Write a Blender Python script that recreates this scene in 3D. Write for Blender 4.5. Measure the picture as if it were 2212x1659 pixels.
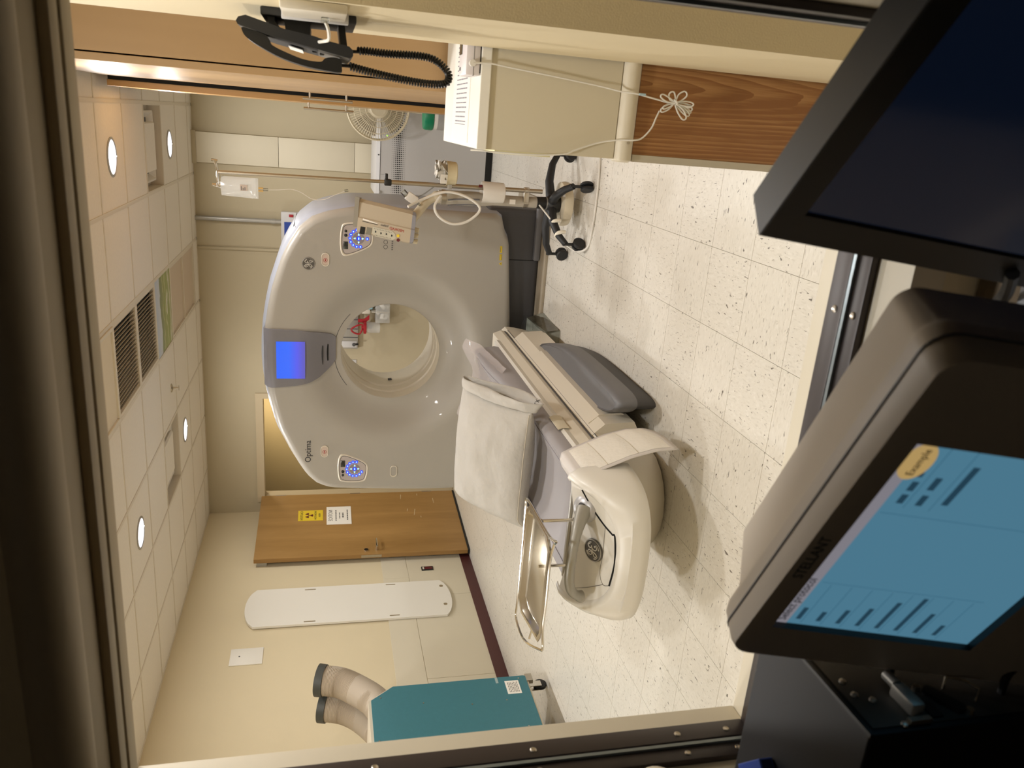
import bpy, bmesh, math, random
from mathutils import Vector, Matrix
random.seed(7)
PI = math.pi
for o in list(bpy.data.objects):
    bpy.data.objects.remove(o)
S = bpy.context.scene
COL = S.collection

# ------------------------------------------------------------------ camera, world, exposure
YAW, PITCH, ROLL, FPX = 0.326532, 0.237572, -0.0034015, 1692.97
cam_d = bpy.data.cameras.new('camera')
cam = bpy.data.objects.new('camera', cam_d)
COL.objects.link(cam)
_f0 = Vector((-math.sin(YAW), math.cos(YAW), 0)); _r0 = Vector((math.cos(YAW), math.sin(YAW), 0)); _up = Vector((0, 0, 1))
_f = math.cos(PITCH)*_f0 - math.sin(PITCH)*_up
_d = -(math.sin(PITCH)*_f0 + math.cos(PITCH)*_up)
_r = math.cos(ROLL)*_r0 + math.sin(ROLL)*_d
_d2 = -math.sin(ROLL)*_r0 + math.cos(ROLL)*_d
# the photograph was taken with the phone turned a quarter turn: image right = downwards in the room
cam.matrix_world = Matrix(((_d2.x, _r.x, -_f.x, 0), (_d2.y, _r.y, -_f.y, 0), (_d2.z, _r.z, -_f.z, 1.48), (0, 0, 0, 1)))
cam_d.sensor_fit = 'HORIZONTAL'; cam_d.sensor_width = 36.0
cam_d.lens = FPX/2212*36.0
cam_d.clip_start = 0.02
cam_d.dof.use_dof = True; cam_d.dof.focus_distance = 4.2; cam_d.dof.aperture_fstop = 8.5
S.camera = cam

W = bpy.data.worlds.new('world'); S.world = W; W.use_nodes = True
W.node_tree.nodes['Background'].inputs[0].default_value = (1.0, 0.9, 0.78, 1)
W.node_tree.nodes['Background'].inputs[1].default_value = 0.02
S.view_settings.view_transform = 'Standard'; S.view_settings.look = 'None'
S.view_settings.gamma = 1.0; S.view_settings.use_curve_mapping = False
S.view_settings.exposure = 0.0

LAMP_COL = (1.0, 0.985, 0.985)
LAMP_W = 21.0
# recessed ceiling lamps: two rows of four (x, y)
LAMPS = [(-0.352, 5.10), (-0.352, 6.94), (-2.79, 6.94), (-2.79, 5.09), (-0.352, 3.27), (-2.79, 3.27), (-0.352, 1.45), (-2.79, 1.45)]
CEIL = 2.666
def area_lamp(name, loc, power, size, col, spread=PI):
    l = bpy.data.lights.new(name, 'AREA'); l.shape = 'DISK'; l.size = size; l.energy = power; l.color = col; l.spread = spread
    o = bpy.data.objects.new(name, l); o.location = loc; COL.objects.link(o); return o
for x, y in LAMPS:
    area_lamp('downlight_glow', (x, y, CEIL-0.012), LAMP_W, 0.19, LAMP_COL)
area_lamp('corridor_glow', (-3.4, 8.95, 2.45), 16.0, 0.5, (1.0, 0.86, 0.62), PI)

# ------------------------------------------------------------------ helpers
def srgb(h):
    h = h.lstrip('#'); c = [int(h[i:i+2], 16)/255 for i in (0, 2, 4)]
    return tuple((v/12.92 if v <= 0.04045 else ((v+0.055)/1.055)**2.4) for v in c) + (1,)
MATS = {}
def mat(name, col, rough=0.5, metal=0.0, var=0.0, vscale=6.0, bump=0.0, bscale=150.0, spec=0.5, coat=0.0, emit=None, estr=0.0, trans=0.0, alpha=1.0):
    if name in MATS: return MATS[name]
    m = bpy.data.materials.new(name); m.use_nodes = True
    nt = m.node_tree; b = nt.nodes['Principled BSDF']
    c = srgb(col) if isinstance(col, str) else col
    b.inputs['Base Color'].default_value = c
    b.inputs['Roughness'].default_value = rough; b.inputs['Metallic'].default_value = metal
    b.inputs['Specular IOR Level'].default_value = spec; b.inputs['Coat Weight'].default_value = coat
    b.inputs['Transmission Weight'].default_value = trans; b.inputs['Alpha'].default_value = alpha
    if emit:
        b.inputs['Emission Color'].default_value = srgb(emit); b.inputs['Emission Strength'].default_value = estr
    if var or bump:
        g = nt.nodes.new('ShaderNodeNewGeometry')
    if var:
        n = nt.nodes.new('ShaderNodeTexNoise'); n.inputs['Scale'].default_value = vscale; n.inputs['Detail'].default_value = 4
        nt.links.new(g.outputs['Position'], n.inputs['Vector'])
        mr = nt.nodes.new('ShaderNodeMapRange'); mr.inputs[1].default_value = 0.3; mr.inputs[2].default_value = 0.7
        mr.inputs[3].default_value = 1-var; mr.inputs[4].default_value = 1+var
        nt.links.new(n.outputs['Fac'], mr.inputs[0])
        mx = nt.nodes.new('ShaderNodeMix'); mx.data_type = 'RGBA'; mx.blend_type = 'MULTIPLY'; mx.inputs[0].default_value = 1
        mx.inputs[6].default_value = c; nt.links.new(mr.outputs[0], mx.inputs[7]); nt.links.new(mx.outputs[2], b.inputs['Base Color'])
    if bump:
        n2 = nt.nodes.new('ShaderNodeTexNoise'); n2.inputs['Scale'].default_value = bscale; n2.inputs['Detail'].default_value = 3
        nt.links.new(g.outputs['Position'], n2.inputs['Vector'])
        bp = nt.nodes.new('ShaderNodeBump'); bp.inputs['Strength'].default_value = bump; bp.inputs['Distance'].default_value = 0.01
        nt.links.new(n2.outputs['Fac'], bp.inputs['Height']); nt.links.new(bp.outputs['Normal'], b.inputs['Normal'])
    MATS[name] = m; return m

def wood(name, c1, c2, axis, scale=9.0, stretch=0.07, rough=0.4, fine=0.35, rings=False):
    m = bpy.data.materials.new(name); m.use_nodes = True; nt = m.node_tree; b = nt.nodes['Principled BSDF']
    g = nt.nodes.new('ShaderNodeNewGeometry'); mp = nt.nodes.new('ShaderNodeMapping')
    sc = [1, 1, 1]; sc[axis] = stretch; mp.inputs['Scale'].default_value = sc
    nt.links.new(g.outputs['Position'], mp.inputs['Vector'])
    n1 = nt.nodes.new('ShaderNodeTexNoise'); n1.inputs['Scale'].default_value = scale; n1.inputs['Detail'].default_value = 5
    n1.inputs['Distortion'].default_value = 0.6
    nt.links.new(mp.outputs[0], n1.inputs['Vector'])
    n2 = nt.nodes.new('ShaderNodeTexNoise'); n2.inputs['Scale'].default_value = scale*14; n2.inputs['Detail'].default_value = 4
    nt.links.new(mp.outputs[0], n2.inputs['Vector'])
    fac = nt.nodes.new('ShaderNodeMath'); fac.operation = 'MULTIPLY_ADD'
    if rings:   # cathedral figure of plain-sawn oak
        mp2 = nt.nodes.new('ShaderNodeMapping'); mp2.inputs['Location'].default_value = (-0.150, 0, -0.075); mp2.inputs['Scale'].default_value = (1.0, 1.0, 0.085)
        nt.links.new(g.outputs['Position'], mp2.inputs['Vector'])
        n3 = nt.nodes.new('ShaderNodeTexNoise'); n3.inputs['Scale'].default_value = 9.0; n3.inputs['Detail'].default_value = 2
        nt.links.new(mp2.outputs[0], n3.inputs['Vector'])
        ad = nt.nodes.new('ShaderNodeVectorMath'); ad.operation = 'MULTIPLY_ADD'
        nt.links.new(n3.outputs['Color'], ad.inputs[0]); ad.inputs[1].default_value = (0.03, 0.03, 0.03); nt.links.new(mp2.outputs[0], ad.inputs[2])
        wv = nt.nodes.new('ShaderNodeTexWave'); wv.wave_type = 'RINGS'; wv.rings_direction = 'Y'; wv.inputs['Scale'].default_value = 26.0
        wv.inputs['Distortion'].default_value = 1.2; wv.inputs['Detail'].default_value = 2; wv.inputs['Detail Scale'].default_value = 2.0
        wv.wave_profile = 'SAW'
        nt.links.new(ad.outputs[0], wv.inputs['Vector'])
        mm = nt.nodes.new('ShaderNodeMath'); mm.operation = 'MULTIPLY_ADD'; mm.inputs[1].default_value = 0.32
        nt.links.new(wv.outputs['Fac'], mm.inputs[0]); nt.links.new(n1.outputs['Fac'], mm.inputs[2])
        src = mm.outputs[0]
    else:
        src = n1.outputs['Fac']
    nt.links.new(n2.outputs['Fac'], fac.inputs[0]); fac.inputs[1].default_value = fine; nt.links.new(src, fac.inputs[2])
    r = nt.nodes.new('ShaderNodeValToRGB')
    r.color_ramp.elements[0].position = 0.45; r.color_ramp.elements[0].color = srgb(c1)
    r.color_ramp.elements[1].position = 0.95; r.color_ramp.elements[1].color = srgb(c2)
    nt.links.new(fac.outputs[0], r.inputs['Fac']); nt.links.new(r.outputs['Color'], b.inputs['Base Color'])
    b.inputs['Roughness'].default_value = rough
    MATS[name] = m; return m

def floor_mat(name, ax):
    m = bpy.data.materials.new(name); m.use_nodes = True; nt = m.node_tree; b = nt.nodes['Principled BSDF']
    g = nt.nodes.new('ShaderNodeNewGeometry')
    def layer(scale, st, lo, hi):
        mp = nt.nodes.new('ShaderNodeMapping'); sc = [1.0, 1.0, 1.0]; sc[ax] = st; mp.inputs['Scale'].default_value = sc
        nt.links.new(g.outputs['Position'], mp.inputs['Vector'])
        n = nt.nodes.new('ShaderNodeTexNoise'); n.inputs['Scale'].default_value = scale; n.inputs['Detail'].default_value = 1.5; n.inputs['Distortion'].default_value = 0.8
        nt.links.new(mp.outputs[0], n.inputs['Vector'])
        r = nt.nodes.new('ShaderNodeMapRange'); r.inputs[1].default_value = lo; r.inputs[2].default_value = hi
        nt.links.new(n.outputs['Fac'], r.inputs[0]); return r.outputs[0]
    def mix(a, col, fac, amt):
        k = nt.nodes.new('ShaderNodeMath'); k.operation = 'MULTIPLY'; k.inputs[1].default_value = amt; nt.links.new(fac, k.inputs[0])
        x = nt.nodes.new('ShaderNodeMix'); x.data_type = 'RGBA'; nt.links.new(k.outputs[0], x.inputs[0])
        if isinstance(a, tuple): x.inputs[6].default_value = a
        else: nt.links.new(a, x.inputs[6])
        x.inputs[7].default_value = srgb(col); return x.outputs[2]
    c = mix(srgb('#d9d4c9'), '#b5ad9f', layer(120, 0.3, 0.55, 0.70), 0.35)
    c = mix(c, '#e8e4dc', layer(100, 0.4, 0.55, 0.7), 0.4)
    c = mix(c, '#4f463c', layer(110, 0.36, 0.675, 0.71), 0.85)
    nt.links.new(c, b.inputs['Base Color'])
    b.inputs['Roughness'].default_value = 0.32; b.inputs['Specular IOR Level'].default_value = 0.35
    MATS[name] = m; return m

# ---- bmesh shape adders
def add_box(bm, x0, x1, y0, y1, z0, z1, bevel=0.0, seg=2):
    t = bmesh.new(); bmesh.ops.create_cube(t, size=1.0)
    for v in t.verts:
        v.co = Vector((x0+(v.co.x+.5)*(x1-x0), y0+(v.co.y+.5)*(y1-y0), z0+(v.co.z+.5)*(z1-z0)))
    if bevel: bmesh.ops.bevel(t, geom=list(t.edges), offset=bevel, segments=seg, affect='EDGES', profile=0.5)
    merge(bm, t)
def merge(bm, t):
    vm = {v: bm.verts.new(v.co) for v in t.verts}
    for f in t.faces:
        try: bm.faces.new([vm[v] for v in f.verts])
        except ValueError: pass
    t.free()
def frame_of(d):
    d = Vector(d).normalized(); a = Vector((0, 0, 1)) if abs(d.z) < 0.9 else Vector((1, 0, 0))
    u = a.cross(d).normalized(); return u, d.cross(u)
def smooth_pts(pts, n=6, closed=False):
    P = [Vector(p) for p in pts]; out = []; N = len(P)
    for i in range(N if closed else N-1):
        p0 = P[i-1] if (i > 0 or closed) else P[0]; p1 = P[i]; p2 = P[(i+1) % N]; p3 = P[(i+2) % N] if (i+2 < N or closed) else P[-1]
        for k in range(n):
            t = k/n
            out.append(0.5*((2*p1)+(-p0+p2)*t+(2*p0-5*p1+4*p2-p3)*t*t+(-p0+3*p1-3*p2+p3)*t**3))
    if not closed: out.append(P[-1])
    return out
def add_tube(bm, pts, r, seg=8, closed=False, caps=True, flat=None):
    P = [Vector(p) for p in pts]; N = len(P); R = r if isinstance(r, (list, tuple)) else [r]*N
    rings = []; u = None
    for i in range(N):
        if closed: d = P[(i+1) % N]-P[i-1]
        else: d = P[min(i+1, N-1)]-P[max(i-1, 0)]
        if d.length < 1e-9: d = Vector((0, 0, 1))
        d.normalize()
        if u is None: u, v = frame_of(d)
        else:
            u = u-d*u.dot(d)
            if u.length < 1e-6: u, v = frame_of(d)
            u.normalize(); v = d.cross(u)
        rings.append([bm.verts.new(P[i]+R[i]*(math.cos(2*PI*k/seg)*u+math.sin(2*PI*k/seg)*v)) for k in range(seg)])
    for i in range(N if closed else N-1):
        a, b = rings[i], rings[(i+1) % N]
        for k in range(seg): bm.faces.new((a[k], a[(k+1) % seg], b[(k+1) % seg], b[k]))
    if caps and not closed:
        bm.faces.new(rings[0][::-1]); bm.faces.new(rings[-1])
def add_loft(bm, rings, cap0=True, cap1=True, closed=True):
    vr = [[bm.verts.new(Vector(p)) for p in r] for r in rings]; n = len(vr[0])
    for a, b in zip(vr, vr[1:]):
        for k in range(n if closed else n-1):
            bm.faces.new((a[k], a[(k+1) % n], b[(k+1) % n], b[k]))
    if cap0: bm.faces.new(vr[0][::-1])
    if cap1: bm.faces.new(vr[-1])
def add_lathe(bm, prof, c, axis=(0, 0, 1), seg=24, cap=True):
    u, v = frame_of(axis); ax = Vector(axis).normalized(); c = Vector(c)
    rings = [[c+ax*h+r*(math.cos(2*PI*k/seg)*u+math.sin(2*PI*k/seg)*v) for k in range(seg)] for r, h in prof]
    add_loft(bm, rings, cap, cap)
def add_cyl(bm, p0, p1, r, seg=16, r1=None):
    p0 = Vector(p0); p1 = Vector(p1)
    add_lathe(bm, [(r, 0), (r if r1 is None else r1, (p1-p0).length)], p0, p1-p0, seg)
def add_prism(bm, poly, o, u, v, n, depth):
    """flat outline poly (a,b) in the frame o + a*u + b*v, pushed along n by depth"""
    o = Vector(o); u = Vector(u); v = Vector(v); n = Vector(n)
    a = [o+u*p[0]+v*p[1] for p in poly]; b = [q+n*depth for q in a]
    add_loft(bm, [a, b])
def rrect(w, h, r, seg=5, cx=0, cy=0):
    out = []
    for sx, sy, a0 in ((1, 1, 0), (-1, 1, PI/2), (-1, -1, PI), (1, -1, 1.5*PI)):
        for k in range(seg+1):
            a = a0+k*PI/2/seg
            out.append((cx+sx*(w/2-r)+r*math.cos(a), cy+sy*(h/2-r)+r*math.sin(a)))
    return out
def ring2(poly, s, cx, cy): return [(cx+(a-cx)*s, cy+(b-cy)*s) for a, b in poly]
def circ(cx, cy, r, n=24): return [(cx+r*math.cos(2*PI*k/n), cy+r*math.sin(2*PI*k/n)) for k in range(n)]
def add_grid(bm, fn, nu, nv, thick=None):
    g = [[bm.verts.new(Vector(fn(i/nu, j/nv))) for j in range(nv+1)] for i in range(nu+1)]
    for i in range(nu):
        for j in range(nv): bm.faces.new((g[i][j], g[i+1][j], g[i+1][j+1], g[i][j+1]))

WL = {}          # world location of every empty / object
def wl(o): return WL.get(o.name, Vector((0, 0, 0)))
def obj(name, bm, m, parent=None, smooth=40, tags=None, center=True):
    bmesh.ops.recalc_face_normals(bm, faces=bm.faces[:])
    me = bpy.data.meshes.new(name)
    if smooth:
        for f in bm.faces: f.smooth = True
        ang = math.radians(smooth)
        for e in bm.edges:
            if len(e.link_faces) == 2 and e.calc_face_angle(0) > ang: e.smooth = False
    c = Vector((0, 0, 0))
    if center and len(bm.verts):
        lo = Vector([min(v.co[i] for v in bm.verts) for i in range(3)]); hi = Vector([max(v.co[i] for v in bm.verts) for i in range(3)])
        c = (lo+hi)/2; c.z = lo.z if parent is None else c.z
        for v in bm.verts: v.co -= c
    bm.to_mesh(me); bm.free()
    o = bpy.data.objects.new(name, me); COL.objects.link(o)
    if m: me.materials.append(m)
    if parent: o.parent = parent; o.location = c-wl(parent)
    else: o.location = c
    WL[o.name] = c
    if tags: tag(o, *tags)
    return o
def tag(o, label=None, cat=None, group=None):
    if label: o['label'] = label
    if cat: o['category'] = cat
    if group: o['group'] = group
    return o
def thing(name, label, cat, loc, group=None):
    o = bpy.data.objects.new(name, None); COL.objects.link(o); o.location = loc; o.empty_display_size = 0.1
    WL[o.name] = Vector(loc); tag(o, label, cat, group); return o
def struct(name, bm, m, smooth=0):
    o = obj(name, bm, m, None, smooth); o['kind'] = 'structure'; return o
def B(*a, **k):
    bm = bmesh.new(); add_box(bm, *a, **k); return bm
def T(pts, r, **k):
    bm = bmesh.new(); add_tube(bm, pts, r, **k); return bm
def PR(*a):
    bm = bmesh.new(); add_prism(bm, *a); return bm
def CY(*a, **k):
    bm = bmesh.new(); add_cyl(bm, *a, **k); return bm
def LA(*a, **k):
    bm = bmesh.new(); add_lathe(bm, *a, **k); return bm
def link_copy(o, parent, dloc):
    c = o.copy(); COL.objects.link(c); c.parent = parent
    c.location = Vector(o.location)+Vector(dloc) if parent is None or parent == o.parent else o.location
    return c
def dup(root, loc, label=None, group=None):
    r = root.copy(); COL.objects.link(r); r.location = loc; WL[r.name] = Vector(loc)
    if label: r['label'] = label
    if group: r['group'] = group
    for ch in list(root.children):
        c = ch.copy(); COL.objects.link(c); c.parent = r
        for g in list(ch.children):
            d = g.copy(); COL.objects.link(d); d.parent = c
    return r
def text(name, s, size, o, u, v, m, parent=None, depth=0.0006, align='CENTER', sx=1.0):
    cu = bpy.data.curves.new('lettering', 'FONT'); cu.body = s; cu.size = size; cu.align_x = align; cu.align_y = 'CENTER'; cu.extrude = depth; cu.resolution_u = 3
    to = bpy.data.objects.new('lettering', cu); COL.objects.link(to)
    bpy.context.view_layer.update()
    me = bpy.data.meshes.new_from_object(to.evaluated_get(bpy.context.evaluated_depsgraph_get()))
    bpy.data.objects.remove(to); bpy.data.curves.remove(cu)
    bm = bmesh.new(); bm.from_mesh(me); bpy.data.meshes.remove(me)
    u = Vector(u).normalized(); v = Vector(v).normalized(); n = u.cross(v); o = Vector(o)
    for q in bm.verts: q.co = o+u*q.co.x*sx+v*q.co.y+n*q.co.z
    return obj(name, bm, m, parent, 0)

# ------------------------------------------------------------------ materials
M_wall = mat('wall_paint', '#d8caaa', 0.75, var=0.02, vscale=1.5, bump=0.06, bscale=260, spec=0.25)
M_wallback = mat('wall_paint_dimmed', '#b9ad92', 0.75, var=0.02, vscale=1.2, bump=0.06, bscale=260, spec=0.25)  # darker copy of the wall paint: weaker light on the back wall painted in
M_wains = mat('wainscot_vinyl', '#d3cab4', 0.6, var=0.03, vscale=1.3, bump=0.04, bscale=200, spec=0.25)
M_corr = mat('corridor_paint', '#d8c294', 0.7)
M_tile = mat('ceiling_tile_board', '#e6ded0', 0.9, var=0.03, vscale=60, bump=0.25, bscale=330, spec=0.1)
M_bar = mat('grid_bar_paint', '#d6ccba', 0.5)
M_cream = mat('cream_frame_paint', '#d6ccb6', 0.45, var=0.015, vscale=9)
M_bronze = mat('bronze_stop', '#3a3230', 0.42, metal=0.2)
M_steelblue = mat('blue_grey_metal', '#8a9499', 0.35, metal=0.6)
M_head = mat('shaded_frame_paint', '#b3a489', 0.55)  # frame cream darkened: shade of the downward-facing head put into the colour
M_maroon = mat('maroon_rubber', '#4c2424', 0.4)
M_doorwood = wood('door_maple', '#94703f', '#b18a54', 2, 5.0, 0.10, 0.38, 0.25)
M_cabwood = wood('cabinet_maple', '#ad8c62', '#bf9e72', 2, 4.0, 0.08, 0.42, 0.18)
M_oak = wood('oak_laminate', '#b98d5a', '#86582c', 2, 16.0, 0.04, 0.42, 0.45, rings=True)
M_white = mat('white_plastic', '#dcd8cf', 0.35)
M_offwhite = mat('offwhite_shell', '#d8d0c0', 0.38, coat=0.1)
M_front = mat('gantry_shell', '#a6a198', 0.42, coat=0.15)
M_band = mat('blue_grey_shell', '#a3a8b4', 0.38)
M_disp = mat('charcoal_shell', '#77757a', 0.42)
M_dark = mat('dark_grey_base', '#47474a', 0.5)
M_black = mat('black_plastic', '#141414', 0.45)
M_blk2 = mat('soft_black_plastic', '#1d1e20', 0.55)
M_chrome = mat('chrome', '#d8d4cc', 0.12, metal=1.0)
M_steel = mat('brushed_steel', '#bdb6aa', 0.32, metal=1.0)
M_silver = mat('silver_paint', '#a9a69f', 0.35, metal=0.4)
M_vinyl = mat('grey_vinyl', '#989496', 0.45, var=0.03, vscale=5)
M_padgrey = mat('grey_moulded', '#6d6d70', 0.5)
M_cotton = mat('white_cotton', '#b9b5ae', 0.85, var=0.03, vscale=9, bump=0.5, bscale=26, spec=0.1)
M_quilt = mat('white_quilting', '#e2ddd3', 0.9, bump=0.25, bscale=60, spec=0.1)
M_teal = mat('teal_hammered_paint', '#3a7480', 0.5, var=0.03, vscale=40, bump=0.12, bscale=220)
M_beige = mat('beige_plastic', '#cfc3a6', 0.5)
M_duct = mat('grey_duct_hose', '#b5a896', 0.65)
M_paper = mat('paper', '#f0ece4', 0.8)
M_ink = mat('grey_ink', '#6a6866', 0.8)
M_dink = mat('dark_ink', '#2d2c2e', 0.6)
M_yellow = mat('yellow_label', '#e2c52c', 0.6)
M_red = mat('red_plastic', '#a51c28', 0.4)
M_dred = mat('dark_red_plastic', '#5e1a20', 0.4)
M_blue = mat('blue_plastic', '#23439a', 0.5)
M_green = mat('green_plastic', '#0d7f57', 0.4)
M_graypan = mat('grey_cabinet_paint', '#c9c7c6', 0.45)
M_lampglass = mat('lamp_lens', '#ffffff', 0.3, emit='#f3f2ff', estr=1.6)
M_lcd = mat('lcd_glass', '#3a3d38', 0.2)
M_plate = mat('plate_white', '#e8e4da', 0.5)
M_hole = mat('dark_void', '#070707', 0.9)
M_bluekey = mat('blue_lit_key', '#0a20a0', 0.4, emit='#1238ff', estr=1.1)
M_glyph = mat('pale_blue_glyph', '#a0d8ff', 0.4, emit='#9fdcff', estr=1.1)
M_led = mat('green_led', '#a0ff40', 0.4, emit='#b8ff40', estr=1.5)
def blend_glass(name, tint, gloss_rough, fac, glass_only=True):
    m = bpy.data.materials.new(name); m.use_nodes = True; nt = m.node_tree; nt.nodes.clear()
    out = nt.nodes.new('ShaderNodeOutputMaterial'); t = nt.nodes.new('ShaderNodeBsdfTransparent'); t.inputs[0].default_value = tint
    g = nt.nodes.new('ShaderNodeBsdfGlossy'); g.inputs['Roughness'].default_value = gloss_rough
    mx = nt.nodes.new('ShaderNodeMixShader')
    lw = nt.nodes.new('ShaderNodeLayerWeight'); lw.inputs['Blend'].default_value = fac
    nt.links.new(lw.outputs['Fresnel'], mx.inputs[0]); nt.links.new(t.outputs[0], mx.inputs[1]); nt.links.new(g.outputs[0], mx.inputs[2])
    nt.links.new(mx.outputs[0], out.inputs[0]); MATS[name] = m; return m
M_glass = blend_glass('window_glass', (0.98, 0.98, 0.97, 1), 0.0, 0.03)
M_clear = blend_glass('clear_plastic', (0.93, 0.95, 0.94, 1), 0.15, 0.4)
def frost(name, col, a, rough=0.25):
    m = bpy.data.materials.new(name); m.use_nodes = True; nt = m.node_tree; b = nt.nodes['Principled BSDF']
    b.inputs['Base Color'].default_value = srgb(col); b.inputs['Roughness'].default_value = rough; b.inputs['Alpha'].default_value = a
    MATS[name] = m; return m
M_sheet = frost('clear_vinyl_sheet', '#bdb4b2', 0.55, 0.18)
M_frosty = frost('frosted_plastic', '#e6e0d6', 0.72, 0.3)
M_bag = frost('saline_bag_film', '#e8eaea', 0.42, 0.12)
M_bin = frost('clear_bin', '#dfdfdc', 0.4, 0.15)

# ------------------------------------------------------------------ room shell
XL, XR, YB, YW = -4.237, 0.70, 8.10, 1.021
M_fa = floor_mat('floor_vinyl_lengthways', 1); M_fb = floor_mat('floor_vinyl_crossways', 0)
M_joint = mat('floor_adhesive', '#9a8f7c', 0.7)
bm = B(XL-0.1, XR+0.1, 0.8, YB+0.1, -0.06, -0.003)
floor = struct('floor', bm, M_joint)
TS = 0.305
def tile_mesh(m):
    b = bmesh.new(); add_box(b, -TS/2+.0008, TS/2-.0008, -TS/2+.0008, TS/2-.0008, -0.004, 0.0)
    me = bpy.data.meshes.new('floor_tile'); b.to_mesh(me); b.free(); me.materials.append(m); return me
tme = [tile_mesh(M_fa), tile_mesh(M_fb)]
rest = {0: bmesh.new(), 1: bmesh.new()}
for i in range(-13, 4):
    for j in range(-6, 18):
        x0, x1 = -0.385+TS*i, -0.385+TS*(i+1); y0, y1 = 2.82+TS*j, 2.82+TS*(j+1); k = (i+j) % 2
        xx0, xx1, yy0, yy1 = max(x0, XL), min(x1, XR), max(y0, YW), min(y1, YB)
        if xx1-xx0 < .01 or yy1-yy0 < .01: continue
        full = abs(xx0-x0)+abs(xx1-x1)+abs(yy0-y0)+abs(yy1-y1) < 1e-6
        if full and y0 < 5.2 and x0 < 0.1:
            o = bpy.data.objects.new('floor_tile', tme[k]); COL.objects.link(o); o.parent = floor
            o.location = Vector(((x0+x1)/2, (y0+y1)/2, 0))-wl(floor)
        else:
            add_box(rest[k], xx0+.0008, xx1-.0008, yy0+.0008, yy1-.0008, -0.004, 0.0)
for k in (0, 1):
    o = obj('floor_tile_field', rest[k], (M_fa, M_fb)[k], floor, 0); o['kind'] = 'stuff'

# ceiling: 2 ft grid of tiles, bars, lamps, grilles
ceiling = struct('ceiling', B(XL-0.1, XR+0.1, 0.8, YB+0.1, CEIL+0.22, CEIL+0.28), M_tile)
GX = [-0.045+0.61*i for i in range(-7, 2)]; GY = [4.80+0.61*j for j in range(-6, 6)]
special = {(-1.265, 5.41): 'louvre', (-1.265, 4.80): 'louvre', (-1.265, 6.02): 'scene', (-1.265, 6.63): 'blank', (-1.265, 7.24): 'blank', (-1.265, 4.19): 'blankn',
           (-0.045, 6.02): 'diff', (-2.485, 6.02): 'diff'}
b = bmesh.new(); add_box(b, -.305, .305, -.305, .305, 0, 0.012)
ctile = bpy.data.meshes.new('ceiling_tile'); b.to_mesh(ctile); b.free(); ctile.materials.append(M_tile)
xs = [XL]+[g for g in GX if XL < g < XR]+[XR]; ys = [YW-0.1]+[g for g in GY if YW < g < YB]+[YB]
for a, c in zip(xs, xs[1:]):
    for d, e in zip(ys, ys[1:]):
        key = next((special[k] for k in special if abs(k[0]-c) < .01 and abs(k[1]-d) < .01), None)
        if key: continue
        if abs(c-a-.61) < 1e-4 and abs(e-d-.61) < 1e-4:
            o = bpy.data.objects.new('ceiling_tile', ctile); COL.objects.link(o); o.parent = ceiling
            o.location = Vector(((a+c)/2, (d+e)/2, CEIL))-wl(ceiling)
        else:
            obj('ceiling_tile', B(a, c, d, e, CEIL, CEIL+.012), M_tile, ceiling, 0)
for x in xs[1:-1]: obj('grid_bar', B(x-.012, x+.012, YW-.1, YB, CEIL-.004, CEIL+.02), M_bar, ceiling, 0)
for y in ys[1:-1]: obj('grid_bar', B(XL, XR, y-.009, y+.009, CEIL-.0035, CEIL+.018), M_bar, ceiling, 0)
obj('edge_trim', B(XL, XL+.02, YW-.1, YB, CEIL-.004, CEIL+.01), M_bar, ceiling, 0)
obj('edge_trim', B(XL, XR, YB-.02, YB, CEIL-.004, CEIL+.01), M_bar, ceiling, 0)

# walls
struct('wall_left', B(XL-.12, XL, 0.84, YB+.1, 0, CEIL+.2), M_wall)
WLF = bpy.data.objects['wall_left']
DX0, DX1, DH = -4.05, -2.91, 2.085
bm = bmesh.new()
add_box(bm, XL-.1, DX0-.02, YB, YB+.12, 0, CEIL+.2); add_box(bm, DX0-.02, DX1+.02, YB, YB+.12, DH+.02, CEIL+.2); add_box(bm, DX1+.02, XR+.1, YB, YB+.12, 0, CEIL+.2)
struct('wall_back', bm, M_wallback)
struct('wall_right', B(XR, XR+.12, 0.84, YB+.1, 0, CEIL+.2), M_wallback)
# wainscot sheets on the left wall
for (y0, y1, z0, z1) in ((1.03, 5.15, .10, .655), (5.153, 6.305, .10, .655), (6.308, 8.09, .10, .655), (1.03, 8.09, .658, .903)):
    obj('wall_panel', B(XL, XL+.006, y0, y1, z0, z1, bevel=.002), M_wains, WLF, 0)
obj('wall_patch', B(XL+.005, XL+.0075, 6.62, 6.75, .655, .90), M_wains, WLF, 0)
struct('baseboard_left', B(XL, XL+.012, 1.03, YB, 0, .102, bevel=.003), M_maroon)
struct('baseboard_back', B(DX1+.08, XR, YB-.012, YB, 0, .102, bevel=.003), M_maroon)
# corridor beyond the open door
bm = bmesh.new(); add_box(bm, -6.2, -2.2, 9.6, 9.7, 0, 2.6)
struct('wall_corridor', bm, M_corr)
struct('floor_corridor', B(-6.2, -2.2, YB+.12, 9.6, -.06, 0), M_fa)
struct('ceiling_corridor', B(-6.2, -2.2, YB+.12, 9.6, 2.6, 2.66), M_tile)
struct('baseboard_corridor', B(-6.2, -2.2, 9.588, 9.6, .10, .21), M_maroon)
hr = thing('handrail', 'wooden handrail on the corridor wall beyond the open door', 'handrail', (-4.6, 9.57, .83))
obj('rail', B(-6.2, -2.3, 9.545, 9.575, .835, 1.0, bevel=.008), M_cabwood, hr)
for x in (-5.2, -4.0, -2.8): obj('bracket', B(x-.02, x+.02, 9.575, 9.60, .88, .95), M_steel, hr)
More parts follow.
